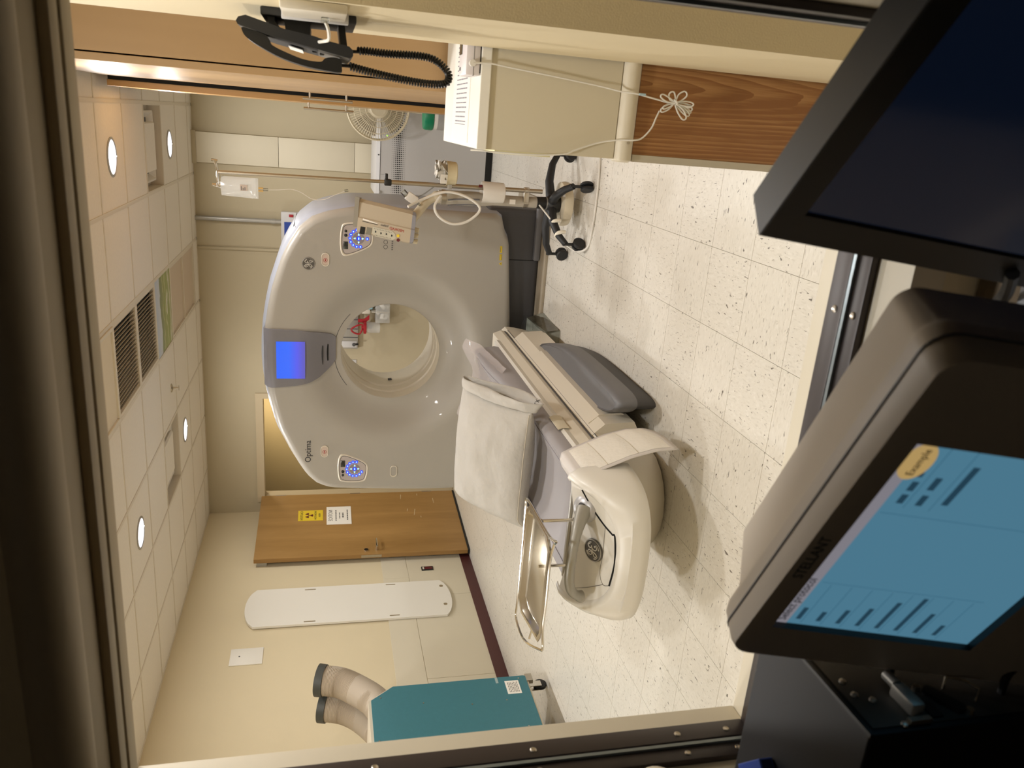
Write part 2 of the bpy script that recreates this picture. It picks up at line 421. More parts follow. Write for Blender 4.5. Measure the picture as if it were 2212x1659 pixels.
# door frame
bm = bmesh.new()
add_box(bm, DX0-.06, DX1+.06, YB-.018, YB+.13, DH, DH+.075); add_box(bm, DX0-.06, DX0, YB-.018, YB+.13, 0, DH); add_box(bm, DX1, DX1+.06, YB-.018, YB+.13, 0, DH)
struct('trim_1', bm, mat('door_frame_paint', '#c2b294', 0.5))
# the open door (swung against the left wall)
door = thing('door_1', None, None, (-4.05, 8.08, 0)); door['kind'] = 'structure'
ang = math.atan2(-1.145, -0.105)
du = Vector((-0.105, -1.145, 0)).normalized(); dn = Vector((-du.y, du.x, 0))   # dn faces the room (+x)
D0 = Vector((-4.04, 8.09, 0.012)); DW = 1.15; DT = 0.045
def DP(s, n, z): return D0+du*s+dn*n+Vector((0, 0, z))
def dbox(s0, s1, n0, n1, z0, z1):
    b = bmesh.new(); add_loft(b, [[DP(s0, n0, z0), DP(s1, n0, z0), DP(s1, n1, z0), DP(s0, n1, z0)], [DP(s0, n0, z1), DP(s1, n0, z1), DP(s1, n1, z1), DP(s0, n1, z1)]]); return b
if dn.x < 0: dn = -dn
obj('door_leaf', dbox(0, DW, -DT, 0, .008, 2.105), M_doorwood, door, 0)
obj('door_sweep', dbox(0, DW+.004, -DT-.004, .004, -.008, .012), M_black, door, 0)
obj('edge_plate', dbox(DW, DW+.002, -DT+.008, -.008, .885, 1.085), M_steel, door, 0)
bm = bmesh.new(); add_cyl(bm, DP(DW-.07, 0, .93), DP(DW-.07, .05, .93), .012); add_tube(bm, [DP(DW-.07, .05, .93), DP(DW-.12, .052, .93), DP(DW-.19, .05, .93)], .010)
obj('lever_handle', bm, M_chrome, door)
obj('lock_cylinder', CY(DP(DW-.07, 0, 1.035), DP(DW-.07, .012, 1.035), .02), M_chrome, door)
bm = bmesh.new(); add_cyl(bm, DP(DW-.07, -DT, .93), DP(DW-.07, -DT-.05, .93), .011); add_tube(bm, [DP(DW-.07, -DT-.05, .93), DP(DW-.16, -DT-.05, .93)], .010)
obj('lever_handle', bm, M_chrome, door)
obj('door_closer', dbox(.78, DW-.01, -DT-.065, -DT, 1.985, 2.08), M_silver, door, 0)
for z in (.25, 1.05, 1.85): obj('hinge', CY(DP(0, -.005, z), DP(0, -.005, z+.11), .008), M_steel, door)
# scuffs low on the door
bm = bmesh.new()
for (s, z, l, dz) in ((.15, .25, .1, .0), (.35, .55, .05, .01), (.36, .47, .12, .02), (.05, .42, .04, 0), (.06, .6, .09, .01), (.5, .42, .03, .0)):
    add_loft(bm, [[DP(s, .0006, z), DP(s+l, .0006, z+dz), DP(s+l, .0006, z+dz+.004), DP(s, .0006, z+.006)], [DP(s, .0009, z), DP(s+l, .0009, z+dz), DP(s+l, .0009, z+dz+.004), DP(s, .0009, z+.006)]])
obj('scuff_marks', bm, mat('scuff', '#d8c7a4', 0.7), door, 0)
# signs on the door
uS, vS = du, Vector((0, 0, 1))
sg = thing('radiation_sign', 'yellow caution radiation sign with a trefoil on the open wooden door', 'sign', DP(.42, .002, 1.455))
obj('sign_plate', dbox(.325, .52, .0005, .003, 1.455, 1.71), M_yellow, sg, 0)
text('lettering', 'CAUTION', .037, DP(.4225, .0034, 1.672), uS, vS, M_dink, sg)
text('lettering', 'RADIATION', .030, DP(.4225, .0034, 1.532), uS, vS, M_dink, sg)
text('lettering', 'AREA', .030, DP(.4225, .0034, 1.49), uS, vS, M_dink, sg)
bm = bmesh.new()
for a0 in (PI/2, PI/2+2*PI/3, PI/2+4*PI/3):
    arc = [(math.cos(a0+PI+t*PI/3)*.045, math.sin(a0+PI+t*PI/3)*.045) for t in [-.5+k/6 for k in range(7)]]
    inn = [(math.cos(a0+PI+t*PI/3)*.014, math.sin(a0+PI+t*PI/3)*.014) for t in [.5, 0, -.5]]
    add_prism(bm, arc+inn, DP(.4225, .0032, 1.60), uS, vS, dn, .0006)
add_prism(bm, circ(0, 0, .008, 12), DP(.4225, .0032, 1.60), uS, vS, dn, .0006)
obj('trefoil', bm, M_dred, sg, 0)
sg = thing('notice_sign', 'white notice sign with five lines of text below the yellow sign on the door', 'sign', DP(.50, .002, 1.16))
obj('sign_plate', dbox(.27, .605, .0005, .004, 1.162, 1.418), M_paper, sg, 0)
text('lettering', 'NOTICE', .058, DP(.4375, .0044, 1.375), uS, vS, M_ink, sg)
bm = bmesh.new()
for z, w, hh in ((1.315, .20, .012), (1.277, .10, .011), (1.24, .09, .017), (1.196, .20, .012)):
    s = .4375-w/2
    while s < .4375+w/2-.004:
        l = random.uniform(.018, .035); add_prism(bm, [(0, 0), (l, 0), (l, hh), (0, hh)], DP(s, .0041, z), uS, vS, dn, .0004); s += l+.007
o_ = obj('small_print', bm, M_ink, sg, 0); o_['kind'] = 'stuff'

# ------------------------------------------------------------------ window wall between control room and scan room
WX0, WX1, WZ0, WZ1 = -0.955, 0.166, 0.76, 1.7475
YF, YS, YG, YN, YE = 1.021, 0.979, 0.9375, 0.903, 0.841      # far face, far stop, glass, near stop, near edge
bm = bmesh.new()
add_box(bm, XL-.1, WX0-.05, YE, YF, 0, CEIL+.25); add_box(bm, WX1+.05, XR+1.2, YE, YF, 0, CEIL+.25)
add_box(bm, WX0-.05, WX1+.05, YE, YF, 0, WZ0-.05); add_box(bm, WX0-.05, WX1+.05, YE, YF, WZ1+.05, CEIL+.25)
struct('wall_front', bm, M_wall)
win = thing('window_1', None, None, (-.4, YG, WZ0)); win['kind'] = 'structure'
obj('window_sill', B(WX0-.05, WX1+.05, YE-.004, YF+.004, WZ0-.05, WZ0, bevel=.003), M_cream, win)
obj('window_jamb', B(WX0-.05, WX0, YE-.004, YF+.004, WZ0, WZ1, bevel=.003), M_cream, win)
obj('window_jamb', B(WX1, WX1+.05, YE-.004, YF+.004, WZ0, WZ1, bevel=.003), M_cream, win)
obj('window_head', B(WX0-.05, WX1+.05, YE-.004, YF+.004, WZ1, WZ1+.05, bevel=.003), M_head, win)
for (a, c, mt) in ((YG+.006, YS, M_bronze), (YN, YG-.006, M_bronze)):
    obj('glazing_stop', B(WX0, WX1, a, c, WZ0, WZ0+.012, bevel=.002), mt, win)
    obj('glazing_stop', B(WX0, WX0+.012, a, c, WZ0+.012, WZ1-.012, bevel=.002), mt, win)
    obj('glazing_stop', B(WX1-.012, WX1, a, c, WZ0+.012, WZ1-.012, bevel=.002), mt, win)
    obj('glazing_stop', B(WX0, WX1, a, c, WZ1-.012, WZ1, bevel=.002), M_head, win)
obj('metal_bead', B(WX0+.012, WX1-.012, YG-.008, YG-.002, WZ0+.011, WZ0+.0165), M_steelblue, win)
obj('metal_bead', B(WX0+.0115, WX0+.0165, YG-.008, YG-.002, WZ0+.012, WZ1-.012), M_steelblue, win)
obj('metal_bead', B(WX1-.0165, WX1-.0115, YG-.008, YG-.002, WZ0+.012, WZ1-.012), M_steelblue, win)
obj('glass_pane', B(WX0+.001, WX1-.001, YG-.002, YG+.002, WZ0+.001, WZ1-.001), M_glass, win, 0)
scr = bmesh.new()
for x in (-.83, -.52, -.21, .08):
    for y in (.9585, .917): add_lathe(scr, [(.0055, 0), (.0055, .001), (.004, .0022), (.002, .0014)], (x, y, WZ0+.012), (0, 0, 1), 14)
for z in (.81, .90, 1.15, 1.4, 1.65):
    for y in (.9585, .917): add_lathe(scr, [(.0055, 0), (.0055, .001), (.004, .0022), (.002, .0014)], (WX0+.012, y, z), (1, 0, 0), 14)
obj('screw', scr, M_steel, win)
# rounded near casing above the window
bm = bmesh.new()
add_loft(bm, [[(x, .775+.034*math.cos(a), WZ1-.004+.03*math.sin(a)+.012) for a in [PI*2*k/20 for k in range(20)]] for x in (WX0-.2, WX1+.2)])
obj('window_casing', bm, M_head, win)
# short pier to the right of the window, inside the scan room
struct('trim_2', B(.1815, XR, 1.55, 2.087, 0, CEIL), M_wall)
bpy.data.objects['trim_2'].name = 'wall_pier'
# control room: back, ceiling and side so that its dark side is closed
struct('floor_control', B(-2.5, 1.9, -2.2, YE, -.06, 0), M_joint)
struct('ceiling_control', B(-2.5, 1.9, -2.2, YE, 2.6, 2.66), M_tile)
struct('wall_control', B(-2.5, 1.9, -2.3, -2.2, 0, 2.66), M_wallback)
bm = B(-2.6, -2.5, -2.2, YE, 0, 2.66); add_box(bm, 1.9, 2.0, -2.2, YE, 0, 2.66)
struct('wall_control_side', bm, M_wallback)

# ------------------------------------------------------------------ ceiling fixtures
def lamp_mesh():
    b1 = bmesh.new(); add_lathe(b1, [(.098, 0), (.112, 0), (.113, -.004), (.100, -.007), (.098, -.004)], (0, 0, 0), (0, 0, 1), 36, cap=False)
    b2 = bmesh.new(); add_lathe(b2, [(.099, -.002), (.07, -.0035), (.03, -.0045)], (0, 0, 0), (0, 0, 1), 36)
    b3 = bmesh.new(); add_box(b3, -.003, .003, -.098, .098, -.0065, -.003)
    return b1, b2, b3
LAB = ['round recessed ceiling lamp, the nearer of the two on the right side of the ceiling', 'round recessed ceiling lamp near the back wall beyond the right ceiling diffuser',
       'round recessed ceiling lamp near the back wall beyond the left ceiling diffuser', 'round recessed ceiling lamp, the nearer of the two on the left side of the ceiling']
lamp0 = thing('ceiling_lamp', LAB[0], 'lamp', (LAMPS[0][0], LAMPS[0][1], CEIL), 'recessed ceiling lamps')
for nm, b, m in zip(('trim_ring', 'lens', 'lens_rib'), lamp_mesh(), (M_silver, M_lampglass, mat('lamp_rib', '#ffffff', .4, emit='#ffffff', estr=2.2))):
    for v in b.verts: v.co += wl(lamp0)
    obj(nm, b, m, lamp0)
for i in range(1, 8):
    x, y = LAMPS[i]
    dup(lamp0, (x, y, CEIL), LAB[i] if i < 4 else 'round recessed ceiling lamp hidden above the window head, row %s' % ('right front', 'left front', 'right by the window', 'left by the window')[i-4])
# louvred grilles
for i, y0 in enumerate((4.80, 5.41)):
    x0, x1, y1 = -1.875, -1.265, y0+.61
    t = thing('ceiling_grille', ('louvred ceiling grille next to the scenic panel', 'louvred ceiling grille farther from the scenic panel, nearest the window')[1-i], 'grille', (-1.57, y0+.305, CEIL), 'louvred ceiling grilles')
    obj('frame', B(x0+.012, x0+.035, y0+.009, y1-.009, CEIL-.003, CEIL+.03), M_bar, t, 0); obj('frame', B(x1-.035, x1-.012, y0+.009, y1-.009, CEIL-.003, CEIL+.03), M_bar, t, 0)
    obj('frame', B(x0+.035, x1-.035, y0+.009, y0+.03, CEIL-.003, CEIL+.03), M_bar, t, 0); obj('frame', B(x0+.035, x1-.035, y1-.03, y1-.009, CEIL-.003, CEIL+.03), M_bar, t, 0)
    obj('plenum', B(x0+.02, x1-.02, y0+.02, y1-.02, CEIL+.05, CEIL+.06), M_hole, t, 0)
    first = None
    N = 20
    for k in range(N):
        x = x0+.035+(x1-x0-.07)*(k+.5)/N
        if first is None:
            b = bmesh.new(); add_loft(b, [[(x-.008, y, CEIL+.026), (x+.006, y, CEIL), (x+.0075, y, CEIL), (x-.0065, y, CEIL+.026)] for y in (y0+.03, y1-.03)])
            first = obj('slat', b, M_bar, t, 0); fx = x
        else:
            c = first.copy(); COL.objects.link(c); c.parent = t; c.location = first.location+Vector((x-fx, 0, 0))
# scenic panel
def scene_mat():
    m = bpy.data.materials.new('scenic_print'); m.use_nodes = True; nt = m.node_tree; b = nt.nodes['Principled BSDF']
    g = nt.nodes.new('ShaderNodeNewGeometry'); sp = nt.nodes.new('ShaderNodeSeparateXYZ'); nt.links.new(g.outputs['Position'], sp.inputs[0])
    n = nt.nodes.new('ShaderNodeTexNoise'); n.inputs['Scale'].default_value = 5; n.inputs['Detail'].default_value = 4; nt.links.new(g.outputs['Position'], n.inputs['Vector'])
    a = nt.nodes.new('ShaderNodeMath'); a.operation = 'MULTIPLY_ADD'; nt.links.new(n.outputs['Fac'], a.inputs[0]); a.inputs[1].default_value = 0.22; nt.links.new(sp.outputs['Y'], a.inputs[2])
    mr = nt.nodes.new('ShaderNodeMapRange'); mr.inputs[1].default_value = 6.13; mr.inputs[2].default_value = 6.74; nt.links.new(a.outputs[0], mr.inputs[0])
    r = nt.nodes.new('ShaderNodeValToRGB'); r.color_ramp.interpolation = 'LINEAR'
    e = r.color_ramp.elements; e[0].position = 0; e[0].color = srgb('#aebcd2'); e[1].position = 1; e[1].color = srgb('#8f9a4c')
    for p, c in ((.28, '#c3cbd6'), (.32, '#6d7a52'), (.48, '#7c8a50'), (.5, '#b7b98a'), (.54, '#7f8c44'), (.64, '#8d9a50'), (.66, '#c4c39c'), (.70, '#87964a'), (.86, '#8f9c52'), (.9, '#c7c4b0')):
        q = e.new(p); q.color = srgb(c)
    nt.links.new(mr.outputs[0], r.inputs['Fac']); nt.links.new(r.outputs['Color'], b.inputs['Base Color']); b.inputs['Roughness'].default_value = 0.35
    return m
sc = thing('scenic_ceiling_panel', 'printed landscape ceiling panel with pale sky and green fields beside the louvred grille', 'ceiling panel', (-1.57, 6.325, CEIL))
obj('print', B(-1.863, -1.277, 6.029, 6.621, CEIL, CEIL+.008), scene_mat(), sc, 0)
obj('path', PR([(0, 0), (.09, .012), (.16, .04), (.2, .034), (.12, -.012), (.03, -.02)], (-1.62, 6.46, CEIL-.0006), (1, 0, 0), (0, 1, 0), (0, 0, 1), .001), M_paper, sc, 0)
t = thing('blank_ceiling_panel', 'plain beige rectangular ceiling panel between the scenic panel and the back wall', 'ceiling panel', (-1.57, 7.24, CEIL))
obj('panel', B(-1.85, -1.29, 6.66, 7.80, CEIL+.012, CEIL+.02), mat('panel_beige', '#cbb9a3', .6), t, 0)
for a in ((-1.865, -1.845, 6.64, 7.82), (-1.295, -1.275, 6.64, 7.82), (-1.845, -1.295, 6.64, 6.66), (-1.845, -1.295, 7.80, 7.82)): obj('frame', B(*a, CEIL-.002, CEIL+.02), M_bar, t, 0)
for a in ((-1.863, -1.277, 7.825, 7.838),): obj('frame', B(*a, CEIL, CEIL+.01), M_bar, t, 0)
t = thing('framed_ceiling_panel', 'plain ceiling panel in a shiny raised frame at the window end of the louvred grilles', 'ceiling panel', (-1.57, 4.49, CEIL))
obj('panel', B(-1.84, -1.30, 4.22, 4.765, CEIL, CEIL+.01), mat('panel_cream', '#dccfb6', .5), t, 0)
for a in ((-1.862, -1.84, 4.20, 4.787), (-1.30, -1.278, 4.20, 4.787), (-1.84, -1.30, 4.20, 4.22), (-1.84, -1.30, 4.765, 4.787)): obj('frame', B(*a, CEIL-.012, CEIL+.01, bevel=.003), M_offwhite, t, 0)
# square air diffusers in open tile bays
for i, (cx, cy) in enumerate(((-.35, 6.325), (-2.79, 6.325))):
    t = thing('air_diffuser', ('square stepped air diffuser in the ceiling between the two right lamps', 'square stepped air diffuser with black bolts in the ceiling to the left')[i], 'diffuser', (cx, cy, CEIL), 'ceiling air diffusers')
    bm = bmesh.new()
    for (a, bb, c, d) in ((-.30, -.288, -.30, .30), (.288, .30, -.30, .30), (-.288, .288, -.30, -.288), (-.288, .288, .288, .30)): add_box(bm, cx+a, cx+bb, cy+c, cy+d, CEIL-.002, CEIL+.09)
    obj('bay_side', bm, M_bar, t, 0)
    obj('bay_back', B(cx-.29, cx+.29, cy-.29, cy+.29, CEIL+.09, CEIL+.10), M_bar, t, 0)
    bm = bmesh.new()
    sq = lambda s, z: [(cx-s, cy-s, z), (cx+s, cy-s, z), (cx+s, cy+s, z), (cx-s, cy+s, z)]
    add_loft(bm, [sq(.25, CEIL+.09), sq(.25, CEIL+.045), sq(.235, CEIL+.04), sq(.20, CEIL+.085)], True, False)
    obj('outer_cone', bm, M_tile, t, 0)
    bm = bmesh.new(); add_loft(bm, [sq(.155, CEIL+.085), sq(.175, CEIL+.035), sq(.165, CEIL+.02)]); obj('centre_plaque', bm, M_tile, t, 0)
    obj('slot', B(cx-.2, cx+.2, cy-.2, cy+.2, CEIL+.082, CEIL+.088), M_dark, t, 0)
    if i:
        for dx in (-.12, 0, .12): obj('bolt', CY((cx+dx, cy-.178, CEIL+.045), (cx+dx, cy-.185, CEIL+.045), .006, seg=8), M_black, t)
sp = thing('sprinkler', 'small chrome fire sprinkler hanging from the ceiling', 'sprinkler', (-2.222, 6.433, CEIL))
P0 = Vector((-2.222, 6.433, CEIL))
obj('escutcheon', LA([(.036, 0), (.034, -.006), (.02, -.012), (.011, -.014)], P0, (0, 0, 1), 24), M_steel, sp)
obj('stem', LA([(.009, -.012), (.009, -.035), (.006, -.04), (.006, -.055)], P0, (0, 0, 1), 12), M_steel, sp)
obj('deflector', LA([(.006, -.055), (.021, -.057), (.021, -.06), (.004, -.062)], P0, (0, 0, 1), 16), M_steel, sp)

# ------------------------------------------------------------------ things on the walls
t = thing('slide_board', 'long white transfer board with rounded ends hung on the left wall', 'board', (-4.22, 6.23, .30))
out = []
yc, y0, y1, zb, zt = 6.235, 5.955, 6.515, .30, 2.136
def arc_end(z0, zpk, sgn):
    r = []
    for k in range(11):
        a = -1+2*k/10; r.append((yc+sgn*a*(y1-y0)/2, z0+(zpk-z0)*math.sqrt(max(0, 1-(a*.93)**2))))
    return r
outl = arc_end(2.0, zt, 1)[::-1]+arc_end(.42, zb, -1)[::-1]
bm = bmesh.new()
x_in, x_out = XL+.010, XL+.030
slots = [(5.985, 1.53, .012, .1), (6.475, 1.53, .012, .1), (5.993, .80, .012, .09), (6.483, .80, .012, .09)]
add_prism(bm, outl, (x_in, 0, 0), (0, 1, 0), (0, 0, 1), (1, 0, 0), x_out-x_in)
obj('board', bm, M_plate, t, 30)
for (y, z, w, hh) in slots:
    obj('hand_slot', PR(rrect(w, hh, .0055, 4, y, z+hh/2), (x_out, 0, 0), (0, 1, 0), (0, 0, 1), (1, 0, 0), .0012), mat('slot_shade', '#8f8063', .8), t, 0)
for y in (6.413, 6.118): obj('hang_hole', PR(rrect(.034, .034, .012, 4, y, .372), (x_out, 0, 0), (0, 1, 0), (0, 0, 1), (1, 0, 0), .0012), MATS['slot_shade'], t, 0)
for y in (6.1, 6.36): obj('hook', B(XL, XL+.012, y-.02, y+.02, 1.9, 1.94), M_steel, t, 0)
t = thing('blank_wall_plate', 'white blank cover plate with one screw high on the left wall', 'wall plate', (XL, 5.6, 1.942))
obj('plate', B(XL, XL+.008, 5.498, 5.705, 1.941, 2.195, bevel=.002), M_plate, t)
obj('screw', CY((XL+.008, 5.604, 2.123), (XL+.0095, 5.604, 2.123), .007, 10), M_dark, t)
t = thing('red_wall_outlet', 'dark red outlet plate low on the left wall beside the open door', 'outlet', (XL, 6.77, .40))
obj('plate', B(XL, XL+.014, 6.732, 6.796, .402, .518, bevel=.002), M_black, t)
obj('receptacle', B(XL+.014, XL+.018, 6.745, 6.783, .412, .485, bevel=.002), M_dred, t)
obj('tab', B(XL+.014, XL+.018, 6.745, 6.783, .492, .508), M_offwhite, t)
# raceway cover column, conduits and a panel on the back wall
t = thing('wall_raceway', 'tall cream raceway cover on the back wall above the grey cabinet', 'raceway', (-.41, YB, 1.0))
for z0, z1 in ((.2, 1.18), (1.183, 1.89), (1.893, CEIL-.04)): obj('cover_section', B(-.55, -.275, YB-.055, YB, z0, z1, bevel=.003), M_wains, t)
obj('top_cap', B(-.56, -.265, YB-.06, YB, CEIL-.04, CEIL-.001), M_wallback, t, 0)
t = thing('wall_conduit', 'grey metal conduit running down the back wall into the white sign box', 'conduit', (-1.065, YB-.03, 1.87))
obj('pipe', CY((-1.065, YB-.03, 1.86), (-1.065, YB-.03, CEIL-.001), .022, 14), M_silver, t)
obj('pipe_collar', CY((-1.065, YB-.03, 1.93), (-1.065, YB-.03, 1.97), .026, 14), M_silver, t)
t = thing('thin_wall_conduit', 'thinner painted raceway strip on the back wall left of the metal conduit', 'conduit', (-1.35, YB, .3))
obj('strip', B(-1.362, -1.338, YB-.016, YB, .2, CEIL-.001, bevel=.003), M_wallback, t)
t = thing('wall_sign_box', 'white wall box with red and blue panels half hidden behind the scanner', 'box', (-1.13, YB, 1.45))
obj('housing', B(-1.30, -.965, YB-.07, YB, 1.45, 1.875, bevel=.006), M_graypan, t)
obj('blue_panel', B(-1.27, -1.06, YB-.073, YB-.07, 1.62, 1.845), M_blue, t, 0)
obj('red_button', B(-1.01, -.985, YB-.078, YB-.07, 1.76, 1.80, bevel=.002), M_red, t)
# seen through the scanner bore: rail, switch, outlet, canister, bins
t = thing('medical_wall_rail', 'grey wall rail unit on the back wall seen through the top of the scanner bore', 'wall unit', (-2.1, YB, 1.115))
obj('rail_body', B(-2.345, -1.90, YB-.045, YB, 1.118, 1.36, bevel=.005), M_silver, t)
obj('outlet_cover', B(-2.33, -2.26, YB-.050, YB-.045, 1.13, 1.34, bevel=.002), M_graypan, t)
bm = bmesh.new(); add_lathe(bm, [(.018, 0), (.018, .012), (.012, .014)], (-2.296, YB-.05, 1.16), (0, -1, 0), 16); obj('gauge', bm, M_dark, t)
obj('plug', CY((-2.292, YB-.055, 1.112), (-2.292, YB-.055, 1.145), .009, 10), M_black, t)
for x in (-2.22, -2.13, -2.03): obj('rail_groove', B(x-.004, x+.004, YB-.047, YB-.045, 1.12, 1.36), M_dark, t, 0)
t = thing('wall_switch', 'white light switch plate on the back wall seen through the scanner bore', 'switch', (-2.52, YB, 1.127))
obj('plate', B(-2.562, -2.476, YB-.007, YB, 1.128, 1.25, bevel=.002), M_graypan, t)
obj('toggle', B(-2.54, -2.525, YB-.016, YB-.007, 1.165, 1.2, bevel=.002), M_plate, t)
t = thing('emergency_outlet', 'steel outlet plate with two red sockets seen through the scanner bore', 'outlet', (-2.495, YB, .388))
obj('plate', B(-2.532, -2.460, YB-.007, YB, .388, .50, bevel=.002), M_steel, t)
for z in (.428, .466): obj('socket', CY((-2.496, YB-.007, z), (-2.496, YB-.010, z), .0165, 20), M_dred, t)
t = thing('suction_canister', 'clear suction canister with a red lid and red tube hanging below the wall rail', 'canister', (-2.09, 7.98, .90))
obj('canister', LA([(.05, .90), (.056, .905), (.058, 1.035), (.06, 1.045)], (-2.09, 7.98, 0), (0, 0, 1), 24), M_bin, t)
obj('lid', LA([(.066, 1.04), (.068, 1.05), (.066, 1.066), (.03, 1.072), (.02, 1.085), (.012, 1.09)], (-2.09, 7.98, 0), (0, 0, 1), 24), M_red, t)
obj('red_tube', T(smooth_pts([(-2.10, 7.95, 1.08), (-2.15, 7.94, 1.11), (-2.135, 7.94, 1.17), (-2.10, 7.94, 1.19), (-2.06, 7.94, 1.13), (-2.05, 7.94, 1.08)], 5), .009), M_red, t)
obj('red_hook', PR([(0, 0), (.03, 0), (.03, -.06), (.075, -.115), (.03, -.115), (-.01, -.07)], (-2.035, 7.98, 1.125), (1, 0, 0), (0, 0, 1), (0, 1, 0), .02), M_red, t)
obj('bracket', B(-2.11, -2.07, 8.0, YB, .98, 1.03), M_silver, t)
t = thing('glove_bag', 'pale blue and cream supply pouch hanging beside the clear bin on the back wall', 'pouch', (-1.92, 8.03, .99))
obj('pouch', B(-1.955, -1.90, 8.0, YB, 1.0, 1.09, bevel=.012), M_offwhite, t)
obj('blue_pouch', B(-1.905, -1.86, 7.99, YB, .975, 1.05, bevel=.015), mat('pale_blue_film', '#9cc4cf', .3), t)
t = thing('supply_bin', 'clear wall bin full of wrapped supplies seen through the scanner bore', 'bin', (-1.92, 7.98, .80))
obj('bin_shell', B(-2.03, -1.80, 7.93, YB, .805, .95, bevel=.006), M_bin, t)
rng = random.Random(3)
for k in range(9):
    x = rng.uniform(-2.0, -1.84); z = rng.uniform(.83, .93); s = rng.uniform(.02, .04)
    bm = bmesh.new(); add_box(bm, -s, s, -.004, .004, -s*.6, s*.6, bevel=.003); R = Matrix.Rotation(rng.uniform(-1, 1), 3, 'Y')
    for v in bm.verts: v.co = R @ v.co+Vector((x, 7.95+.01*k, z))
    obj('wrapped_item', bm, (M_paper, M_silver, M_white)[k % 3], t)
obj('divider', B(-1.92, -1.915, 7.93, YB, .81, .99), M_frosty, t, 0)

# ------------------------------------------------------------------ CT gantry
CX, CZ, BR = -1.545, 1.02, .337
right = [(-.56, .345), (-.555, .82), (-.565, 1.29), (-.60, 1.45), (-.64, 1.55), (-.71, 1.63), (-.80, 1.685), (-.89, 1.73), (-.99, 1.763), (-1.10, 1.797), (-1.23, 1.824), (-1.34, 1.841), (-1.45, 1.85), (-1.56, 1.853)]
left = [(-1.65, 1.849), (-1.79, 1.832), (-1.90, 1.81), (-2.03, 1.776), (-2.08, 1.76), (-2.23, 1.69), (-2.34, 1.63), (-2.42, 1.58), (-2.48, 1.52), (-2.51, 1.46), (-2.525, 1.40), (-2.535, 1.22), (-2.55, .9), (-2.553, .72), (-2.55, .345)]
bot = [(-2.54, .325), (-2.44, .30), (-2.38, .265), (-2.05, .235), (-1.85, .215), (-1.56, .20), (-1.28, .215), (-1.06, .235), (-.73, .265), (-.67, .30), (-.57, .325)]
OUT = right+left+bot
def bound(th):
    dx, dz = math.cos(th), math.sin(th); best = 0
    for (ax, az), (bx, bz) in zip(OUT, OUT[1:]+OUT[:1]):
        ex, ez = bx-ax, bz-az; den = dx*ez-dz*ex
        if abs(den) < 1e-12: continue
        t_ = ((ax-CX)*ez-(az-CZ)*ex)/den; s_ = ((ax-CX)*dz-(az-CZ)*dx)/den
        if t_ > 0 and -1e-9 <= s_ <= 1+1e-9: best = max(best, t_)
    return best
def sstep(x): x = min(1, max(0, x)); return x*x*(3-2*x)
GF = 5.12
def yfront_r(r, b):
    e = b-r
    y = GF+.13*(1-sstep((r-BR-.02)/.26))*1.0
    if e < .05: y += .05*(1-math.sqrt(max(0, 1-((.05-e)/.05)**2)))
    return y
def yfront(x, z):
    r = math.hypot(x-CX, z-CZ); return yfront_r(r, bound(math.atan2(z-CZ, x-CX)))
gan = thing('ct_scanner_gantry', 'large beige and blue-grey ring-shaped CT scanner with a round bore and blue screen', 'scanner', (-1.555, 5.5, 0))
NA = 180
TH = [2*PI*k/NA for k in range(NA)]
BD = [bound(t_) for t_ in TH]
rings = []
for f in (0, .012, .03, .06, .1, .14, .18, .22, .26, .30, .34): rings.append([(CX+math.cos(a)*(BR+f), yfront_r(BR+f, b), CZ+math.sin(a)*(BR+f)) for a, b in zip(TH, BD)])
for g in (.25, .5, .75, .9): rings.append([(CX+math.cos(a)*(BR+.34+(b-.06-BR-.34)*g), yfront_r(BR+.34+(b-.06-BR-.34)*g, b), CZ+math.sin(a)*(BR+.34+(b-.06-BR-.34)*g)) for a, b in zip(TH, BD)])
for e in (.05, .042, .032, .022, .012, .005, .001, 0): rings.append([(CX+math.cos(a)*(b-e), yfront_r(b-e, b), CZ+math.sin(a)*(b-e)) for a, b in zip(TH, BD)])
rings.append([(CX+math.cos(a)*b, GF+.075, CZ+math.sin(a)*b) for a, b in zip(TH, BD)])
bm = bmesh.new(); add_loft(bm, rings, False, False)
obj('front_cover', bm, M_front, gan, 50)
# blue-grey side shell
def band(off, y): return [(CX+math.cos(a)*(b+off), y, CZ+math.sin(a)*(b+off)) for a, b in zip(TH, BD)]
bm = bmesh.new(); add_loft(bm, [band(-.02, GF+.07), band(-.004, GF+.068), band(.010, GF+.085), band(.022, GF+.14), band(.028, GF+.30), band(.028, GF+.6), band(.02, GF+.78), band(-.01, GF+.84), band(-.06, GF+.86)], False, False)
obj('side_shell', bm, M_band, gan, 50)
bm = bmesh.new()
add_tube(bm, [(CX+math.cos(a)*(bound(a)+.0265), GF+y, CZ+math.sin(a)*(bound(a)+.0265)) for a, y in ((.655, .09), (.655, .2), (.655, .5), (.655, .78))], .0025, seg=6)
obj('shell_seam', bm, M_dark, gan); bm = bmesh.new()
add_tube(bm, [(-.53, GF+.2, .62), (-.53, GF+.2, .48), (-.53, GF+.34, .47), (-.53, GF+.36, .64)], .0025, seg=6)
obj('shell_seam', bm, M_dark, gan)
bm = bmesh.new(); add_loft(bm, [band(-.06, GF+.86), [(CX+math.cos(a)*(BR+.05), GF+.86, CZ+math.sin(a)*(BR+.05)) for a in TH]], False, False)
obj('rear_cover', bm, M_front, gan)
